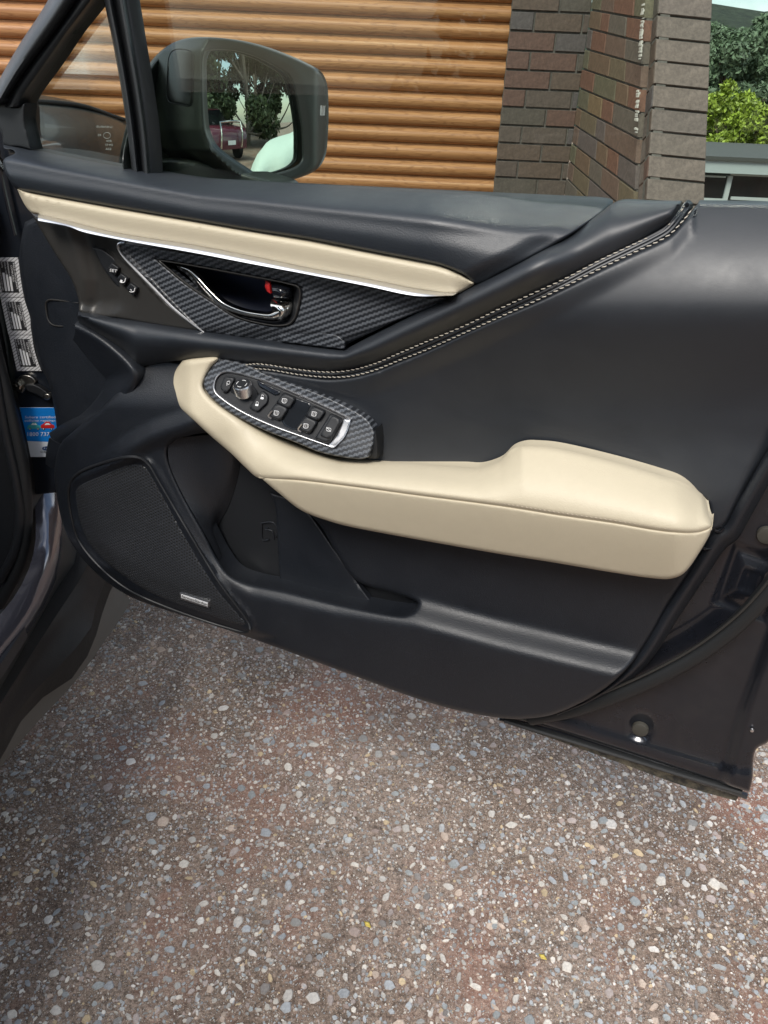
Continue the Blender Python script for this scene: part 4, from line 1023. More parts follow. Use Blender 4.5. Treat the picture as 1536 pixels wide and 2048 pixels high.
def ring3(s, dw): q = ringoff(bz, s*sgn); q = np.vstack([q, q[:1]]); return np.c_[q, w_sw(q[:, 0], q[:, 1])+dw]
bzo = loft(DOOR, 'silver_bezel', [ring3(-1.5, -.001), ring3(-.5, .0028), ring3(2.0, .0028), ring3(3.6, .0)], m_satchrome, swp, n=180, nv=3, skirt=0)
base_q = ringoff(bz, 3*sgn)
swb = pad(DOOR, 'switch_base', [tuple(p) for p in base_q[::3]], lambda x, y: w_sw(x, y)+.0006, m_dark, swp, edge=(3, .001), step=6, skirt=.002)
pad(DOOR, 'bezel_end', [(700, 840), (700, 840), (701, 846), (690, 872), (667, 894), (667, 894), (656, 890), (656, 890), (672, 872), (688, 838), (688, 838)], lambda x, y: w_sw(x, y)+.002, m_satchrome, swp, edge=(2, .001), step=4, skirt=.002)
# hollow wells beside the switches
m_well = M('well_gloss', (.010, .012, .015), .18)
def quad(name, pts, dw, mat, par, edge=(2.5, .002), step=3.5, skirt=.006, corner=True, slope=0):
    q = []
    cx = sum(p[0] for p in pts)/len(pts); cy = sum(p[1] for p in pts)/len(pts)
    for i, p in enumerate(pts):   # little bevelled corners
        a = pts[i-1]; b = pts[(i+1) % len(pts)]
        la = math.hypot(a[0]-p[0], a[1]-p[1]); lb = math.hypot(b[0]-p[0], b[1]-p[1]); c_ = min(3, la*.2, lb*.2)
        q += [(p[0]+(a[0]-p[0])/la*c_, p[1]+(a[1]-p[1])/la*c_), (p[0]+(b[0]-p[0])/lb*c_, p[1]+(b[1]-p[1])/lb*c_)]
    return pad(DOOR, name, q, lambda x, y: w_sw(x, y)+dw+slope*(x-cx), mat, par, edge=edge, step=step, skirt=skirt, smooth_outline=False)
Z5 = lambda X, Y: (330+X/3.413, 690+Y/3.413)
quad('well', [Z5(840, 340), Z5(1010, 400), Z5(900, 600), Z5(790, 545)], .0012, m_well, swp)
quad('well', [Z5(620, 230), Z5(800, 320), Z5(770, 360), Z5(640, 290)], .0012, m_gloss, swp)
def window_switch(pts, bright):
    cx_ = sum(p[0] for p in pts)/4; cy_ = sum(p[1] for p in pts)/4; pts = [(cx_+(p[0]-cx_)*1.17, cy_+(p[1]-cy_)*1.12) for p in pts]
    b = quad('window_switch', pts, .0062, m_dark, swp, edge=(4, .0035)); return b
s1 = [window_switch([Z5(810, 330), Z5(885, 365), Z5(845, 435), Z5(765, 395)], 0), window_switch([Z5(760, 400), Z5(835, 435), Z5(785, 515), Z5(705, 480)], 1),
      window_switch([Z5(1010, 420), Z5(1088, 455), Z5(1045, 520), Z5(965, 485)], 0), window_switch([Z5(960, 490), Z5(1035, 525), Z5(985, 605), Z5(905, 565)], 1)]
for b, (X, Y) in zip(s1, ((805, 392), (750, 476), (1008, 482), (952, 564))):
    x, y = Z5(X, Y); ww = float(w_sw(np.array([x]), np.array([y]))[0])+.0068
    for k in range(3): tube(DOOR, 'window_symbol', [(x+k*3, y-7+k*.6, ww), (x+k*3-1, y-1+k*.6, ww)], .00035, m_white, b, n=4, seg=4)
    tube(DOOR, 'window_symbol', [(x-1, y-8, ww), (x+8, y-6, ww), (x+6, y+1, ww), (x-2, y-.5, ww), (x-1, y-8, ww)], .0003, m_white, b, n=16, seg=4)
# silver slivers added to stand in for glints on the near switches
for X, Y in ((712, 478), (915, 568)):
    a = Z5(X+18, Y-30); b2 = Z5(X-6, Y+8); c2 = Z5(X+14, Y+24)
    ww = float(w_sw(np.array([b2[0]]), np.array([b2[1]]))[0])+.0058
    tube(DOOR, 'glint_sliver', [(*a, ww), (*b2, ww), (*c2, ww-.001)], .0010, m_satchrome, s1[1] if X < 800 else s1[3], n=14, seg=6)
lk = quad('lockout_switch', [Z5(1130, 465), Z5(1215, 510), Z5(1120, 678), Z5(1020, 640)], .0048, m_dark, swp, edge=(4, .003))
li = quad('lockout_button', [Z5(1140, 480), Z5(1200, 512), Z5(1125, 645), Z5(1055, 620)], .0064, m_dark, lk, edge=(2, .001))
x, y = Z5(1105, 575); ww = float(w_sw(np.array([x]), np.array([y]))[0])+.0072
tube(DOOR, 'window_symbol', [(x, y-3, ww), (x+8, y-1, ww), (x+7, y+4, ww), (x-1, y+2, ww), (x, y-3, ww)], .00035, m_white, lk, n=16, seg=4)
tube(DOOR, 'window_symbol', [(x-1, y-4, ww), (x+8, y+5, ww)], .00035, m_white, lk, n=4, seg=4)
fo = quad('mirror_fold_switch', [Z5(405, 215), Z5(480, 225), Z5(440, 310), Z5(405, 335), Z5(375, 290)], .0045, m_dark, swp, edge=(3, .002))
x, y = Z5(425, 265); ww = float(w_sw(np.array([x]), np.array([y]))[0])+.0054
tube(DOOR, 'fold_symbol', [(x-1, y+4, ww), (x, y-4, ww), (x+5, y-5, ww), (x+4, y+1, ww), (x-1, y, ww)], .0004, m_white, fo, n=16, seg=4)
ds = quad('door_lock_switch', [Z5(660, 310), Z5(705, 345), Z5(700, 395), Z5(630, 460), Z5(570, 430), Z5(620, 360)], .0045, m_dark, swp, edge=(3, .002))
for X, Y in ((664, 362), (628, 408)):
    x, y = Z5(X, Y); ww = float(w_sw(np.array([x]), np.array([y]))[0])+.0054
    quad('padlock_symbol', [(x-3, y-2), (x+3, y-1), (x+2, y+3), (x-4, y+2)], .0052, m_white, ds, edge=(1, .0003), step=2, skirt=.0005)
    tube(DOOR, 'padlock_symbol', [(x-2, y-2, ww), (x-1, y-6, ww), (x+2, y-5.5, ww), (x+3, y-2+(-1.5 if X > 650 else 0), ww)], .0003, m_white, ds, n=12, seg=4)
# mirror knob
kx, ky = Z5(545, 335); kw = float(w_sw(np.array([kx]), np.array([ky]))[0])
disc(DOOR, 'knob_collar', kx, ky, kw+.0006, .0195, .0022, m_dark, swp, seg=40, tilt=.85)
def knob():
    """turned knob standing square on the tilted switch panel"""
    c = DOOR.p(kx, ky, kw+.001); ax = Vector((0.0, -.34, .94)).normalized()
    e1 = ax.cross(Vector((1, 0, 0))).normalized(); e2 = ax.cross(e1)
    seg = 56; V = []; F = []; r = .0115
    pr = [(r*.86, 0), (r*.86, .002), (r, .003), (r, .0135), (r*.97, .0150), (r*.90, .0160), (r*.88, .0157), (r*.2, .0159), (.0001, .0159)]
    for i, (rr, h) in enumerate(pr):
        for k in range(seg):
            a = 2*math.pi*k/seg; q = rr*(1+(.02 if (k % 2 and 2 <= i <= 3) else 0)); V.append(c+ax*h+e1*q*math.cos(a)+e2*q*math.sin(a))
    for i in range(len(pr)-1):
        for k in range(seg): F.append((i*seg+k, i*seg+(k+1) % seg, (i+1)*seg+(k+1) % seg, (i+1)*seg+k))
    fm = [0 if f // seg < 5 else 1 for f in range(len(F))]
    o = mesh_obj('mirror_knob', V, F, None, swp, mats=[m_satchrome, m_dark], fm=fm); fixn(o, 30)
    V = []; F = []
    for a0 in (0, 90, 180, 270):
        pts = [c+ax*.0163+(e1*math.cos(math.radians(a0+t))+e2*math.sin(math.radians(a0+t)))*.0065 for t in (-25, -8, 8, 25)]
        v, f = tube_geo(np.array(pts), .0004, 5); F += [tuple(q+len(V) for q in ff) for ff in f]; V += v
    mesh_obj('direction_marks', V, F, m_white, swp)
knob()

# --- window frame, division bar, glass
def bar(name, L_, R_, prof_, mat, par, n=40, skirt=.02):
    """prof_: [(fraction across, w)]"""
    L2 = catmull(np.array(L_, float), n=n); R2 = catmull(np.array(R_, float), n=n)
    return loft(DOOR, name, [np.c_[L2+(R2-L2)*f, np.full(n, w)] for f, w in prof_], mat, par, n=n, nv=3, skirt=skirt)
m_frame_ = leather('satin_black_frame', (.020, .022, .024), .42, 900, .25, .0004)
wf = empty('window_frame', (0, 0, 0)); wf.parent = door
bar('front_post', [(190, -190), (96, 0), (38, 90), (0, 156), (-30, 215)], [(262, -190), (152, 0), (100, 75), (52, 137), (14, 196)], [(0, -.052), (.25, -.030), (.6, -.022), (.9, -.030), (1, -.036)], m_frame_, wf)
bar('front_post_inner', [(262, -190), (153, 0), (101, 75), (53, 137), (15, 196), (10, 215)], [(318, -190), (194, 0), (148, 59), (104, 125), (58, 190), (48, 212)], [(0, -.040), (.2, -.034), (.65, -.036), (.8, -.044), (1, -.052)], m_frame_, wf)
pad(DOOR, 'corner_cover', [(-20, 205), (-20, 205), (10, 196), (16, 206), (24, 214), (34, 213), (50, 206), (50, 206), (49, 240), (55, 270), (63, 300), (63, 300), (40, 294), (8, 290), (4, 270), (-20, 215)], -.040, m_frame_, wf, edge=(4, .003), step=6, skirt=.02)
bar('division_bar', [(180, -190), (208, 0), (225, 83), (242, 177), (254, 260), (264, 345)], [(222, -190), (257, 0), (271, 83), (287, 177), (300, 271), (306, 352)], [(0, -.050), (.06, -.040), (.30, -.038), (.34, -.046), (.55, -.046), (.6, -.038), (.8, -.038), (.84, -.045), (1, -.050)], m_frame_, wf)
box('top_rail', (DOOR.p(150, -190, 0).x, .02, DOOR.p(300, -190, 0).z-.01), (.75, .05, DOOR.p(300, -190, 0).z+.04), m_frame_, wf)
glp = [DOOR.p(264, 372, -.066), DOOR.p(1800, 440, -.066)]
zb_ = 1.08
zt2 = DOOR.p(300, -190, 0).z-.005
def pane(name, pts, mat, par, th=.004):
    V, F = box_geo(pts, Vector((0, th, 0))); return fixn(mesh_obj(name, V, F, mat, par, smooth=False))
xg = DOOR.p(288, 180, -.066).x
pane('window_glass', [Vector((DOOR.p(300, 350, -.066).x-.03, .074, zb_)), Vector((.80, .074, zb_)), Vector((.80, .074, zt2)), Vector((DOOR.p(218, -190, -.066).x, .074, zt2))], m_glass, wf)
pane('quarter_glass', [DOOR.p(52, 330, -.056), DOOR.p(262, 380, -.056), DOOR.p(214, 0, -.056), DOOR.p(190, 0, -.056), DOOR.p(45, 200, -.056)][:5], m_glass, wf) if False else None
qp = [DOOR.p(40, 330, -.054), DOOR.p(266, 370, -.054), DOOR.p(228, 60, -.054), DOOR.p(200, -120, -.054), DOOR.p(150, 60, -.054), DOOR.p(46, 205, -.054)]
V = list(qp)+[p+Vector((0, .004, 0)) for p in qp]; k = len(qp)
F = [tuple(range(k)), tuple(range(2*k-1, k-1, -1))]+[(i, i+k, (i+1) % k+k, (i+1) % k) for i in range(k)]
fixn(mesh_obj('quarter_glass', V, F, m_glass, wf, smooth=False))
m_etch = M('etched_print', (.22, .26, .23), .7)
text(DOOR, 'SUBARU', 193, 255, 225, 256, -.0535, 4, m_etch, wf)
for i, (s, x, y, l) in enumerate((('E4', 196, 272, 6), ('43R', 212, 284, 12), ('TP M2', 210, 292, 16), ('AS2', 211, 300, 12))): text(DOOR, s, x, y, x+l, y, -.0535, 4.5, m_etch, wf)
ang = np.linspace(0, 6.283, 20)
tube(DOOR, 'etched_ring', np.stack([214+7*np.cos(ang[:-1]), 271+6*np.sin(ang[:-1]), np.full(19, -.0533)], 1), .0003, m_etch, wf, n=24, seg=4, closed=True)

# --- side mirror
sm_ = empty('side_mirror', (0, 0, 0)); sm_.parent = door
m_house = M('satin_dark_green_grey_plastic', (.034, .040, .037), .34, spec=.5); n = N(m_house); c = n.coord(); n.bump(n.noise(c, 900, 3), .1, .0003)
hous_out = [(280, 158), (296, 130), (319, 104), (345, 86), (376, 76), (410, 74), (462, 78), (514, 89), (566, 107), (613, 128), (637, 143), (648, 164), (652, 203), (651, 268), (645, 315), (629, 339), (592, 357), (540, 366), (501, 364), (440, 375), (380, 385), (270, 375), (240, 340), (250, 260)]
glass_out = [(408, 112), (415, 102), (436, 100), (475, 103), (514, 115), (553, 135), (577, 151), (587, 172), (595, 211), (602, 255), (604, 294), (603, 320), (592, 332), (561, 344), (527, 350), (509, 349), (488, 336), (449, 310), (426, 289), (413, 260), (408, 216), (406, 164)]
GO = catmull(np.array(glass_out, float), closed=True, sub=4)
ridge = fx([(60, 415), (80, 408), (100, 400), (200, 398), (260, 400), (300, 413), (340, 455), (364, 495)])
MN = Vector((.80, -.60, .035)).normalized()            # outward normal of the mirror glass, in the place
_nl = np.array([MN.dot(Vector(DOOR.ax)), MN.dot(Vector(DOOR.ay)), MN.z])
_c = DOOR.loc(505, 228, -.185)[0]
def w_plane(x, y, off=0.0):
    d = rays(np.ravel(x), np.ravel(y)); dl = np.stack([d@DOOR.ax, d@DOOR.ay, d[:, 2]], 1)
    o_ = CAM-DOOR.O; ol = np.array([o_@DOOR.ax, o_@DOOR.ay, o_[2]])
    t = ((_c+_nl*off-ol)@_nl)/(dl@_nl)
    return -(ol[1]+t*dl[:, 1])
def w_house(x, y):
    P = np.stack([x, y], 1); ins = inside(P, GO); d = dist_poly(P, GO)
    rx = ridge(y)
    wr = w_plane(rx+8, y, .009)                      # height of the rim where the two faces meet
    wl = wr-.075*(np.clip(rx-x, 0, 200)/125)**1.7
    f = w_plane(x, y, .009)
    fun = -.004*sm(1-d/22)      # funnel towards the glass
    wrt = f+fun-.03*sm((x-622)/34)**2
    k = sm((x-rx)/16)
    return wl*(1-k)+wrt*k
hs = pad(DOOR, 'housing', hous_out, w_house, m_house, sm_, edge=(5, .004), step=5, skirt=.008, holes=[glass_out])
# rear shell gives the housing its body
def w_back(x, y): return -.17+0*x
bk = pad(DOOR, 'rear_shell', [(x+(450-x)*.03, y+(220-y)*.03) for x, y in hous_out], lambda x, y: w_plane(x, y, -.03)-.10*np.sqrt(np.clip(1-((x-455)/215)**2, 0, 1)*np.clip(1-((y-225)/170)**2, 0, 1)), m_house, sm_, edge=(10, .01), step=12, skirt=-1)
# glass: slightly convex, own tilt
c = Vector(_c)
Rz = Matrix.Rotation(math.radians(DOOR.deg), 3, 'Z')
ctr_w = Rz@c+Vector(DOOR.O)
din = (ctr_w-Vector(CAM)).normalized()
nw = MN; MIRDIR = (din-2*din.dot(nw)*nw).normalized(); print('MIRDIR', MIRDIR); nl = Rz.transposed()@nw
G = catmull(np.array(glass_out, float), closed=True, sub=3)
poly = G; x0, y0 = poly.min(0); x1, y1 = poly.max(0)
gx, gy = np.meshgrid(np.arange(x0, x1, 8), np.arange(y0, y1, 8)); Gp = np.stack([gx.ravel(), gy.ravel()], 1); Gp = Gp[inside(Gp, poly)]; Gp = Gp[dist_poly(Gp, poly) > 3]
A = np.vstack([poly, Gp]); m_ = len(poly)
vs, es, fs, *_ = delaunay_2d_cdt([Vector(p) for p in A], [(i, (i+1) % m_) for i in range(m_)], [], 2, 1e-4)
CAMl = Rz.transposed()@(Vector(CAM)-Vector(DOOR.O))
V = []
flat_n = nl
for v in vs:
    # plane through c, mostly facing the cabin
    d = Rz.transposed()@Vector(rays(v.x, v.y)[0]); t = (c-CAMl).dot(flat_n)/d.dot(flat_n); V.append(CAMl+d*t)
mg = mesh_obj('mirror_glass', V, [tuple(f) for f in fs], m_mirror, sm_)
Rcv = 1.3; e1 = nl.cross(Vector((0, 0, 1))).normalized(); e2 = nl.cross(e1)
# true curved glass: put the vertices on a shallow dome whose axis is the mirror's normal
for v in mg.data.vertices:
    q = v.co-c; a, b = q.dot(e1), q.dot(e2)
    d = (v.co-CAMl); 
    # intersect view ray with dome surface c + nl*( -(a^2+b^2)/(2R) )
    p = v.co.copy()
    for it in range(6):
        q = p-c; a, b = q.dot(e1), q.dot(e2); h = q.dot(nl)+(a*a+b*b)/(2*Rcv); dd = d.normalized(); den = dd.dot(nl); p = p-dd*(h/den)
    v.co = p
mg.data.polygons.foreach_set('use_smooth', [True]*len(mg.data.polygons))
if sum((p.normal.dot(nl)) for p in mg.data.polygons) < 0: mg.data.flip_normals()
tube(DOOR, 'glass_rim', np.array([[x, y, 0] for x, y in G])*[1, 1, 0]+[0, 0, 0] if False else np.c_[G+(G-G.mean(0))*.012, w_plane(*G.T, .0005)], .0014, m_rubber, sm_, n=140, closed=True)
bw_ = pad(DOOR, 'blind_spot_lens', [(339, 112), (348, 101), (376, 101), (385, 107), (386, 120), (385, 180), (383, 206), (378, 211), (360, 208), (341, 204), (336, 198), (336, 151)], lambda x, y: w_house(x, y)+.0015, M('dark_lens', (.008, .010, .010), .3), sm_, edge=(1.5, .001), step=5, skirt=.002)
bo = catmull(np.array([(339, 112), (348, 100), (376, 100), (386, 107), (387, 120), (386, 180), (384, 206), (378, 212), (360, 209), (340, 205), (335, 198), (335, 151)], float), closed=True, sub=4)
tube(DOOR, 'lens_seam', np.c_[bo, w_house(*bo.T)+.0005], .0007, m_rubber, sm_, n=80, closed=True)
m_lens = M('indicator_lens', (.6, .6, .58), .2)
pad(DOOR, 'indicator_lamp', [(641, 211), (641, 211), (648, 211), (648, 211), (647, 231), (647, 231), (640, 231), (640, 231)], lambda x, y: w_house(x, y)+.001, m_lens, sm_, edge=(1, .0006), step=4, skirt=.004)
pad(DOOR, 'mounting_foot', [(296, 320), (296, 320), (340, 318), (420, 325), (500, 350), (560, 372), (560, 400), (560, 400), (290, 400), (290, 400)], lambda x, y: -.10-.05*sm((x-300)/200), m_house, sm_, edge=(8, .008), step=10, skirt=.05)

# ================================================================== CAR BODY
car = empty('car', (-1.2, .6, 0)); tag(car, 'dark car with its front door open, showing black and beige door trim', 'car')
CO = car.location.copy()
def wobj(o): 
    for v in o.data.vertices: v.co -= CO
    return o
def wloft(name, curves, mat, n=40, nv=4, smooth=True, par=None):
    o = loft(None, name, curves, mat, par or car, n=n, nv=nv, skirt=0, smooth=smooth); return wobj(o)
def zc(pts): return [at_z(x, y, z) for x, y, z in pts]
# extend helper: sill lines run along -Y towards the viewer
def zline(pts, back=1.6):
    P = [at_z(*p) for p in pts]; P = [P[0]+(P[0]-P[1]).normalized()*0.0]+P[1:] if False else P
    e = (P[-1]-P[-2]).normalized(); e = Vector((e.x*.3, e.y, 0)).normalized()
    return P+[P[-1]+e*.5, P[-1]+e*back]
m_sillp = M('glossy_sill_paint', (.08, .08, .10), .14, metal=.6, coat=1); n = N(m_sillp); c = n.coord(); n.set('Roughness', n.ramp(n.noise(c, 14, 6, .7), [(.35, g(.08)), (.7, g(.3))])); n.bump(n.noise(c, 10, 3), .5, .006)
curves = [zline([(62, 905, .637), (69, 984, .58), (67, 1108, .534), (25, 1199, .515), (-60, 1290, .51)]),
          zline([(84, 905, .63), (92, 984, .572), (95, 1108, .526), (50, 1199, .506), (-35, 1310, .502)]),
          zline([(110, 915, .61), (118, 1000, .55), (116, 1110, .505), (76, 1210, .485), (-10, 1330, .48)]),
          zline([(116, 925, .585), (128, 1010, .52), (124, 1118, .475), (82, 1224, .455), (0, 1344, .455)])]
wloft('sill_paint', curves, m_sillp, n=60)
A_ = zline([(116, 925, .585), (128, 1010, .52), (124, 1118, .475), (82, 1224, .455), (0, 1344, .455)])
B_ = zline([(150, 990, .50), (160, 1060, .47), (150, 1125, .445), (112, 1180, .435), (0, 1378, .435)])
C_ = zline([(170, 1040, .475), (184, 1080, .455), (176, 1128, .44), (100, 1250, .43), (0, 1408, .43)])
wloft('sill_rubber', [A_, B_], m_rubber, smooth=False)
m_dust = leather('dusty_black_plastic', (.013, .0125, .012), .6, 300, .3, .0006, spec=.25)
wloft('sill_step', [B_, C_], m_dust, smooth=False)
D_ = zline([(236, 1080, .38), (232, 1110, .38), (192, 1211, .37), (182, 1256, .37), (120, 1331, .37), (59, 1393, .37), (0, 1474, .37)])
E_ = zline([(246, 1090, .35), (242, 1130, .345), (208, 1214, .34), (195, 1263, .335), (150, 1351, .33), (65, 1412, .33), (0, 1520, .33)])
C2 = zline([(196, 1050, .475), (184, 1080, .455), (176, 1128, .44), (150, 1166, .43), (100, 1250, .43), (50, 1328, .43), (0, 1408, .43)])
m_sillface = leather('black_sill_cladding', (.005, .0055, .007), .5, 500, .3, .0006, spec=.3)
wloft('sill_cladding', [C2, [(a*.5+b*.5)+Vector((-.004, 0, .006)) for a, b in zip(C2, D_)], D_], m_sillface, nv=6)
wloft('sill_lip', [D_, E_], m_dust, smooth=False)
FL = [at_z(228, 1178, .30), at_z(262, 1193, .26), at_z(208, 1284, .26), at_z(153, 1360, .26), at_z(0, 1535, .26)]
FL.append(FL[-1]+Vector((0, -1.3, 0)))
FU = [p+Vector((-.012, 0, .006)) for p in E_[1:]]
wloft('splash_shield', [FU, FL], M('dusty_grey_splash_shield', (.10, .092, .082), .8), smooth=False)
# scuff pad and interior carpet edge at far left
sp_ = [at_z(-200, 1250, .485), at_z(16, 1217, .485), at_z(42, 1236, .482), at_z(50, 1254, .48), at_z(0, 1330, .48), at_z(-180, 1560, .48), at_z(-700, 1560, .48)]
k = len(sp_); V = [p-CO for p in sp_]+[p-CO-Vector((0, 0, .02)) for p in sp_]
o = fixn(mesh_obj('scuff_pad', V, [tuple(range(k))]+[(i, i+k, (i+1) % k+k, (i+1) % k) for i in range(k)], m_plastic, car, smooth=False))
m_int = M('black_interior', (.006, .007, .009), .6)
def wpad(name, pts, Y, mat, edge=(4, .003), step=20, skirt=.03, par=None):
    fr = Frame((0, Y, 0), 0); o = pad(fr, name, pts, 0, mat, par or car, edge=edge, step=step, skirt=skirt)
    for v in o.data.vertices: v.co += Vector(fr.O)-CO
    return o
# hinge pillar: painted face looking rearwards, carries the stickers
m_pillar = M('dark_navy_paint', (.009, .012, .018), .3, coat=.6)
YJ = 1.13
wpad('hinge_pillar', [(-260, 180), (-260, 180), (-10, 190), (14, 290), (52, 300), (80, 430), (130, 620), (150, 760), (150, 900), (112, 985), (112, 985), (66, 990), (66, 990), (50, 870), (20, 740), (-10, 600), (-60, 420), (-260, 400)], YJ+.002, m_pillar, skirt=.12)
wpad('interior_trim', [(-420, 150), (-420, 150), (-40, 380), (-20, 600), (8, 760), (42, 900), (55, 985), (48, 1110), (6, 1205), (-80, 1300), (-60, 1300), (-420, 1500), (-420, 1500)], YJ-.03, m_int, skirt=.1)
def wtube(name, pts, Y, r, mat, n=50, par=None, seg=8):
    fr = Frame((0, Y, 0), 0); P = catmull(np.array(pts, float), n=n); Q = fr.loc(P[:, 0], P[:, 1], P[:, 2] if P.shape[1] > 2 else 0)+fr.O-np.array(CO)
    V, F = tube_geo(Q, r, seg); return fixn(mesh_obj(name, V, F, mat, par or car))
wtube('door_aperture_seal', [(-80, 430, 0), (-42, 560, 0), (-12, 700, 0), (14, 800, 0), (38, 900, 0), (50, 985, 0), (44, 1108, 0), (6, 1194, 0), (-60, 1290, 0)], YJ-.04, .011, m_rubber, seg=12)
wtube('inner_seal', [(-60, 560, 0), (-20, 700, 0), (10, 860, 0), (32, 960, 0), (40, 1040, 0), (30, 1100, 0), (0, 1160, 0)], YJ-.05, .008, m_dark, seg=10)
wtube('pillar_seam', [(-4, 300, 0), (4, 360, 0), (20, 430, 0), (30, 470, 0)], YJ-.01, .003, m_paint)
wtube('wiring_boot', [(-6, 318, 0), (3, 330, 0), (10, 338, 0)], YJ-.03, .006, m_chrome, n=12)
# stickers
m_stk = M('sticker_stripes', g(.7), .5); n = N(m_stk)
tcx = n.n('ShaderNodeTexCoord'); s_ = n.n('ShaderNodeSeparateXYZ'); n.l(tcx.outputs['Object'], s_.inputs[0])
q = n.math('FRACT', n.math('MULTIPLY', n.math('SUBTRACT', n.math('MULTIPLY', s_.outputs[0], .75), s_.outputs[2]), 210))
n.set('Base Color', n.ramp(q, [(0, g(.68)), (.62, g(.68)), (.72, g(.22)), (.9, g(.22)), (1, g(.68))]))
m_sblk = M('sticker_black', (.02, .02, .022), .5)
FJ = Frame((0, YJ, 0), 0)
def jpad(name, pts, w, mat, par, edge=(1.2, .0002), step=6, skirt=.0004):
    o = pad(FJ, name, pts, w, mat, par, edge=edge, step=step, skirt=skirt)
    for v in o.data.vertices: v.co += Vector(FJ.O)-CO
    return o
def jtext(s, x0, y0, x1, y1, w, h, mat, par):
    o = text(FJ, s, x0, y0, x1, y1, w, h, mat, par)
    for v in o.data.vertices: v.co += Vector(FJ.O)-CO
    return o
def cr(pts): return [p for q in pts for p in (q, q)]
def recall(TL, TR, BR, BL, bulge=None, label=None):
    TL, TR, BR, BL = [np.array(p, float) for p in (TL, TR, BR, BL)]
    def B(u, v): return tuple((TL*(1-u)+TR*u)*(1-v)+(BL*(1-u)+BR*u)*v)
    out = cr([TL, TR])+(bulge or [])+cr([BR, BL])
    s = jpad('service_sticker', [tuple(p) for p in out], .0012, m_stk, car)
    jpad('black_field', cr([B(.17, .10), B(.84, .10), B(.84, .88), B(.17, .88)]), .0016, m_sblk, s)
    for u in (.30, .42, .54): jpad('blank_line', cr([B(u, .38+(u-.3)*.4), B(u+.08, .38+(u-.3)*.4), B(u+.08, .84), B(u, .84)]), .0020, m_white, s, edge=(.6, .0001), step=4)
    # lines of print run down the label
    for u, t, v0, v1, h in ((.76, 'FIELD PROGRAM', .14, .80, 3.4), (.66, 'COMPLETED', .2, .62, 3.4), (.54, 'REFERENCE No', .12, .50, 2.6), (.43, 'DEALER CODE', .12, .44, 2.6), (.31, 'DATE', .12, .26, 2.6), (.20, 'DO NOT REMOVE THIS LABEL', .12, .86, 2.8)):
        a = B(u, v0); b = B(u, v1); jtext(t, a[0], a[1], b[0], b[1], .0024, h, m_white, s)
    if label: s['label'] = label
    return s
recall((-16, 515), (36, 515), (48, 595), (-3, 595)); recall((1, 596), (48, 596), (64, 670), (17, 670), [(54, 606), (61, 626), (67, 657)]); recall((18, 671), (64, 671), (83, 742), (34, 742), [(68, 696), (76, 724)])
m_blue = M('blue_sticker', (.005, .20, .62), .4); m_swhite = M('white_sticker', (.62, .66, .70), .4); m_teal = M('teal_print', (.05, .35, .38), .5)
bs = jpad('repairer_sticker', cr([(39, 815), (125, 815), (132, 914), (59, 914)]), .0012, m_swhite, car)
jpad('blue_field', cr([(39.5, 815.5), (124.6, 815.5), (130, 885), (53, 882)]), .0016, m_blue, bs)
jtext('Subaru certified', 50, 836.5, 112, 836.5, .0022, 5, m_white, bs); jtext('collision repairers', 49, 843.5, 115, 843.5, .0022, 5, m_white, bs)
jtext('1800 737 178', 55, 872, 122, 872, .0022, 8, m_white, bs)
for dx, mt in ((0, m_teal), (27, m_red)):
    cpts = [(54, 858), (55, 852), (60, 849), (64, 845), (72, 845), (76, 850), (81, 852), (82, 858)]
    jpad('car_picture', [(x+dx, y-(1.5 if dx else 0)) for x, y in cr(cpts[:1])+cpts[1:-1]+cr(cpts[-1:])], .0020, mt, bs, step=4)
    jpad('car_picture', cr([(62+dx, 850), (65+dx, 846.5), (71+dx, 846.5), (74+dx, 850)]), .0023, m_white, bs, step=4)
    for wx in (60, 76):
        a = np.linspace(0, 6.283, 11)[:-1]; jpad('car_picture', [(wx+dx+2.4*math.cos(t), 858+2.4*math.sin(t)) for t in a], .0025, m_sblk, bs, step=2)
        jpad('car_picture', [(wx+dx+1.1*math.cos(t), 858+1.1*math.sin(t)) for t in a], .0027, m_white, bs, step=2)
a = np.linspace(0, 6.283, 17)[:-1]; jpad('oval_emblem', [(93+9*math.cos(t), 897+4.2*math.sin(t)) for t in a], .0020, M('emblem_navy', (.02, .05, .14), .4), bs, step=3)
for dx, dy, r in ((-4, -.8, 1.0), (0, .6, .6), (3, -.6, .6), (4.5, 1, .6), (1, -1.8, .5)): jpad('emblem_star', [(93+dx+r*math.cos(t), 897+dy+r*math.sin(t)) for t in a], .0024, m_white, bs, step=1)
jtext('SUBARU', 81, 906, 106, 906, .0022, 4.5, m_sblk, bs)
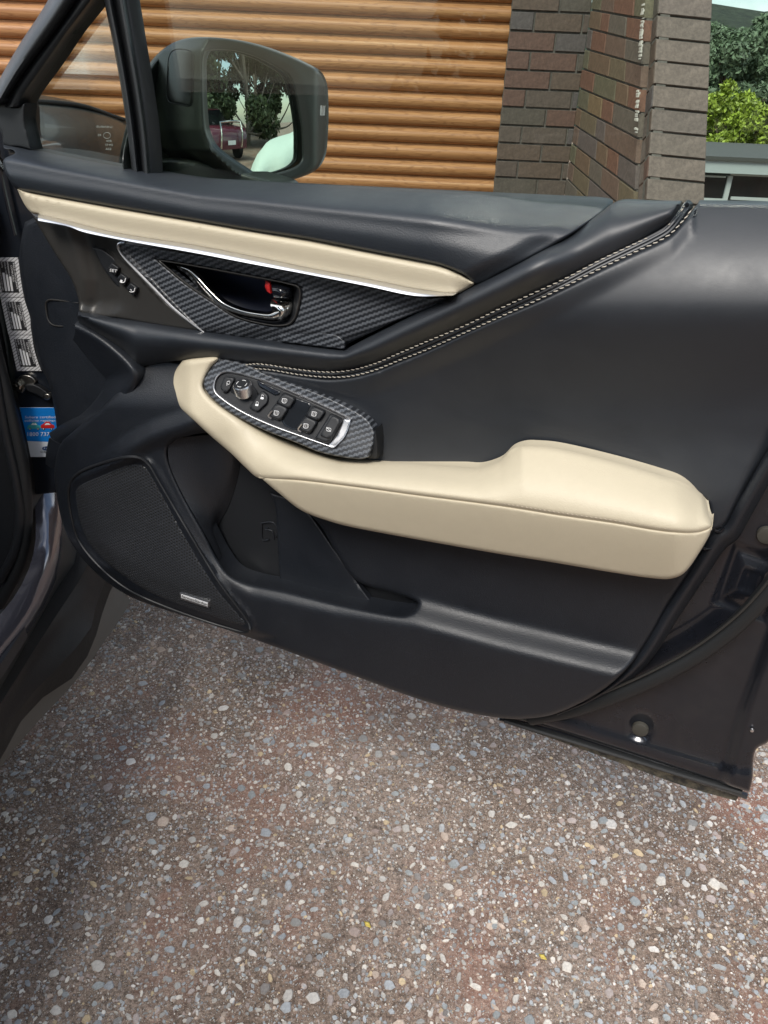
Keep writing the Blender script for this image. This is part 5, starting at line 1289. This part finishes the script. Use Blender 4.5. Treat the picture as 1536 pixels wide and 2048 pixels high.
# door check strap
ck = empty('door_check', (0, 0, 0)); ck.parent = car
def hexb(name, x, y, w, r, h, mat):
    c = FJ.p(x, y, w)+Vector(FJ.O)-CO; V = []; F = []
    for rr, d_ in ((r, 0), (r, -h), (r*.75, -h*1.15), (r*.35, -h*1.15), (r*.3, -h*.7)):
        for k in range(6): a_ = math.pi/3*k; V.append((c.x+rr*math.cos(a_), c.y+d_, c.z+rr*math.sin(a_)))
    for i in range(4):
        for k in range(6): F.append((i*6+k, i*6+(k+1) % 6, (i+1)*6+(k+1) % 6, (i+1)*6+k))
    F.append(tuple(range(24, 30))); return fixn(mesh_obj(name, V, F, mat, ck, smooth=False))
m_steel = M('worn_steel', (.42, .40, .36), .3, metal=1)
hexb('hex_bolt', 37, 768, .006, .0075, .006, m_steel)
for nm, pts, w, mt in (('bracket', [(34, 758), (44, 750), (62, 752), (72, 762), (66, 772), (52, 776), (44, 786), (34, 782), (28, 770)], .006, m_steel), ('strap', [(50, 770), (64, 768), (80, 774), (98, 788), (101, 796), (92, 800), (74, 790), (54, 782)], .010, m_dark), ('strap_end', [(88, 788), (98, 788), (102, 794), (95, 800), (88, 797)], .012, m_steel)):
    jpad(nm, pts, w, mt, ck, edge=(3, .003), step=4, skirt=.008)
# front wing and bonnet edge beyond the hinge
def xl(pts): return [at_x(x, y, X0) for x, y, X0 in pts]
WZ = .062
wing = wloft('front_wing', [
    [Vector((-1.3, 1.12, 1.13+WZ)), Vector((-1.25, 1.5, 1.125+WZ)), Vector((-1.2, 1.9, 1.10+WZ)), Vector((-1.1, 2.3, 1.02+WZ)), Vector((-1.05, 2.6, .9+WZ))],
    [Vector((-.80, 1.12, 1.125+WZ)), Vector((-.78, 1.5, 1.122+WZ)), Vector((-.74, 1.9, 1.09+WZ)), Vector((-.72, 2.3, 1.0+WZ)), Vector((-.74, 2.6, .86+WZ))],
    [Vector((-.66, 1.12, 1.105+WZ)), Vector((-.64, 1.5, 1.10+WZ)), Vector((-.62, 1.9, 1.06+WZ)), Vector((-.62, 2.3, .96+WZ)), Vector((-.66, 2.6, .82+WZ))],
    [Vector((-.60, 1.12, 1.03+WZ)), Vector((-.57, 1.5, 1.03+WZ)), Vector((-.55, 1.9, .98+WZ)), Vector((-.56, 2.3, .88+WZ)), Vector((-.62, 2.6, .72+WZ))],
    [Vector((-.58, 1.12, .85+WZ)), Vector((-.53, 1.5, .85+WZ)), Vector((-.52, 1.9, .8+WZ)), Vector((-.54, 2.3, .74+WZ)), Vector((-.6, 2.6, .6+WZ))],
    [Vector((-.60, 1.12, .50+WZ)), Vector((-.56, 1.5, .50+WZ)), Vector((-.56, 1.9, .5+WZ)), Vector((-.58, 2.3, .5+WZ)), Vector((-.64, 2.6, .45+WZ))]], m_wing, n=40, nv=5)
tube(None, 'bonnet_shut_line', [Vector(p)+Vector((0, 0, WZ))-CO for p in ((-.655, 1.13, 1.108), (-.645, 1.4, 1.105), (-.63, 1.7, 1.09), (-.615, 1.85, 1.066), (-.60, 2.0, 1.04), (-.60, 2.3, .965))], .004, m_rubber, car, n=40)
# body mass: floor, underside, roof and rear post (shade the ground beside the sill)
def cbox(nm, lo, hi, mat, bev=.02):
    o = box(nm, Vector(lo)-CO, Vector(hi)-CO, mat, car, bev); return o
cbox('underbody', (-2.3, -2.4, .24), (-.72, 2.4, .44), m_dark)
cbox('far_side', (-2.35, -2.4, .44), (-2.28, 2.4, 1.15), m_paint)
cbox('roof', (-2.1, -1.9, 1.66), (-.86, .75, 1.70), m_paint)
cbox('rear_door', (-.74, -1.75, .34), (-.60, -.32, 1.10), m_paint, .04)
cbox('centre_pillar', (-.84, -.40, 1.10), (-.74, -.22, 1.68), m_dark, .02)
cbox('rear_door_glass', (-.80, -1.6, 1.10), (-.79, -.42, 1.60), m_pane, .0)
cbox('seat', (-1.5, -.55, .44), (-1.02, .0, .78), m_int, .06)
cbox('dashboard', (-2.2, .80, .70), (-.85, 1.12, 1.12), m_int, .05)
def wheel(x, y):
    w_ = empty('front_wheel', (x-CO.x, y-CO.y, .34)); w_.parent = car
    V = []; F = []; seg = 48; pr = [(.19, -.11), (.22, -.115), (.31, -.115), (.335, -.095), (.34, 0), (.335, .095), (.31, .115), (.22, .115), (.19, .11)]
    for r, d in pr:
        for k in range(seg): a = 2*math.pi*k/seg; V.append((d, r*math.cos(a), r*math.sin(a)))
    for i in range(len(pr)-1):
        for k in range(seg): F.append((i*seg+k, i*seg+(k+1) % seg, (i+1)*seg+(k+1) % seg, (i+1)*seg+k))
    fixn(mesh_obj('tyre', V, F, m_rubber, w_))
    V = []; F = []
    for r, d in [(.20, .10), (.19, .06), (.05, .08), (.001, .085)]:
        for k in range(seg): a = 2*math.pi*k/seg; V.append((d, r*math.cos(a), r*math.sin(a)))
    for i in range(3):
        for k in range(seg): F.append((i*seg+k, i*seg+(k+1) % seg, (i+1)*seg+(k+1) % seg, (i+1)*seg+k))
    fixn(mesh_obj('rim', V, F, m_steel, w_))
wheel(-.72, 1.98)

# ================================================================== BEHIND THE VIEWER (side mirror scene, plus an added unseen tree row)
MC = np.array(ctr_w)
def mdir(dist, side=0, up=0):
    d = np.array(MIRDIR); s = np.array([-d[1], d[0], 0]); s /= np.linalg.norm(s)
    p = MC+d*dist+s*side; return float(p[0]), float(p[1]), float(p[2]+up)
random.seed(21)
gl_ = 'gum trees standing behind the viewer, seen in the side mirror'
for k, (ds, side, H) in enumerate(((17, -5.2, 12), (20, -2.6, 13), (18, -.4, 13), (22, 2.0, 14), (19, 4.4, 12), (24, 6.6, 13), (26, -7.5, 13), (27, .6, 14))):
    x, y, _ = mdir(ds, side)
    tree('gum_tree', (x, y, 0), H, 3.3, 1.0, m_leafC, m_trunk, nb=30, per=330, size=.13, lean=random.uniform(-1, 1), tr=.16, label='slender gum tree with pale trunk, seen reflected in the side mirror', group=gl_, clump=.24)
for k in range(9):  # unseen row, added to darken the low sky behind the viewer
    x = -11+k*3.1+random.uniform(-.6, .6)
    tree('gum_tree', (x, -15-random.uniform(0, 4), 0), random.uniform(9, 12), 3.4, 1.0, m_leafC, m_trunk, nb=16, per=150, size=.2, lean=random.uniform(-1, 1), tr=.16, label='bushy gum tree, unseen, added behind the viewer to block low sky', group='unseen gum trees added to block low sky', clump=.3)
# covered vehicle
cvx, cvy, _ = mdir(7.0, 2.15)
m_cloth = M('pale_green_white_cover', (.55, .66, .60), .75); n = N(m_cloth); c = n.coord(); n.bump(n.noise(c, 2.2, 4), .5, .06)
fxr = Frame((0, 0, 0), 0)
V = []; F = []; nx, ny = 36, 14
for i in range(nx+1):
    u = i/nx
    hgt = np.interp(u, [0, .04, .12, .3, .45, .55, .85, .96, 1], [.0, .55, .85, 1.05, 1.6, 1.75, 1.7, 1.2, .0])
    for j in range(ny+1):
        v = j/ny; s = -math.cos(v*math.pi); hh = math.sin(v*math.pi)**.45 if 0 < v < 1 else 0
        V.append(((u-.5)*4.6, s*.95*(.9+.1*math.sin(u*40)*(1-hh)), .03+hgt*hh+.02*math.sin(u*23+v*9)*hh))
for i in range(nx):
    for j in range(ny): a = i*(ny+1)+j; F.append((a, a+1, a+ny+2, a+ny+1))
cv = fixn(mesh_obj('covered_vehicle', V, F, m_cloth)); cv.location = (cvx, cvy, 0); cv.rotation_euler = (0, 0, math.radians(-92)+math.atan2(MIRDIR.y, MIRDIR.x)+math.pi); cv.scale = (1, 1, .86); tag(cv, 'car under a pale green white cloth cover, seen in the side mirror', 'covered car')
mr = empty('maroon_car', (*mdir(12.5, -2.2)[:2], 0), 150); tag(mr, 'maroon car with chrome bull bar, reflected low in the side mirror', 'car')
m_mar = M('maroon_paint', (.10, .02, .035), .25, coat=.8)
def lofted_box(name, prof_, half, mat, par):
    V = []; F = []; m = len(prof_)
    for s in (-1, -.93, .93, 1):
        for x, z in prof_: V.append((x*(1 if abs(s) < .95 else .985), s*half, z*(1 if abs(s) < .95 else .96)))
    for i in range(3):
        for j in range(m): F.append((i*m+j, i*m+(j+1) % m, (i+1)*m+(j+1) % m, (i+1)*m+j))
    F += [tuple(range(m)), tuple(3*m+k for k in range(m-1, -1, -1))]
    return fixn(mesh_obj(name, V, F, mat, par), 50)
lofted_box('body', [(-2, .35), (2, .35), (2.05, .75), (1.95, .92), (.9, 1.02), (-1.9, 1.05), (-2.05, .8)], .86, m_mar, mr)
lofted_box('cabin_glass', [(-1.6, 1.05), (.75, 1.02), (.1, 1.48), (-1.2, 1.48)], .74, m_pane, mr)
lofted_box('cabin_roof', [(-1.25, 1.482), (.12, 1.482), (.0, 1.52), (-1.1, 1.53)], .72, m_mar, mr)
for s in (-1, 1):
    V, F = tube_geo(np.array([(2.12, s*.5, .4), (2.2, s*.5, .8), (2.1, s*.48, 1.1), (2.12, 0, 1.12)]), .035, 8); fixn(mesh_obj('bull_bar', V, F, m_chrome, mr))
    for wx in (-1.3, 1.3):
        V = []; F = []
        for d in (-.1, .1):
            for k in range(20): a = 2*math.pi*k/20; V.append((wx+.33*math.cos(a), s*.80+d, .33+.33*math.sin(a)))
        F = [(k, (k+1) % 20, 20+(k+1) % 20, 20+k) for k in range(20)]+[tuple(range(20)), tuple(range(39, 19, -1))]; fixn(mesh_obj('wheel', V, F, m_rubber, mr, smooth=False))
    box('number_plate', (2.13, -.18, .48), (2.14, .18, .60), m_white, mr) if s == 1 else None

# ================================================================== HIERARCHY: car > part > sub-part, nothing deeper
def join_into(par, ch):
    a, b = par.data, ch.data; bm = bmesh.new(); bm.from_mesh(a); n0 = len(bm.faces)
    idx = {}
    for i, mt in enumerate(b.materials):
        if mt.name in [m.name for m in a.materials]: idx[i] = [m.name for m in a.materials].index(mt.name)
        else: a.materials.append(mt); idx[i] = len(a.materials)-1
    bm.from_mesh(b); bm.faces.ensure_lookup_table()
    for f in bm.faces[n0:]: f.material_index = idx.get(f.material_index, 0)
    bm.to_mesh(a); bm.free(); bpy.data.objects.remove(ch)
def flatten(o, depth):
    for c in list(o.children):
        flatten(c, depth+1)
        if depth+1 > 2 and o.type == 'MESH' and c.type == 'MESH': join_into(o, c)
SIB = ('door_handle', 'switch_panel', 'armrest', 'armrest_front', 'side_mirror', 'window_frame', 'speaker_grille', 'storage_pocket', 'memory_button_panel')
off_ = Vector(DOOR.O)-CO; rot_ = door.rotation_euler.copy()
par_door = door
for k in ('label', 'category'):
    if k in door: del door[k]
door.name = 'door'; door['label'] = 'open front door with black inner trim and dark painted shell'
for c in list(door.children):
    if c.name in SIB: c.parent = car; c.location = off_; c.rotation_euler = rot_
door.parent = car; door.location = off_
# the front of the armrest belongs to the armrest
ao = bpy.data.objects['armrest_front']; ao.parent = bpy.data.objects['armrest']; ao.location = (0, 0, 0); ao.rotation_euler = (0, 0, 0)
for c in list(car.children): 
    if c.name != 'door': flatten(c, 1)
    else:
        for d in list(c.children): flatten(d, 2)
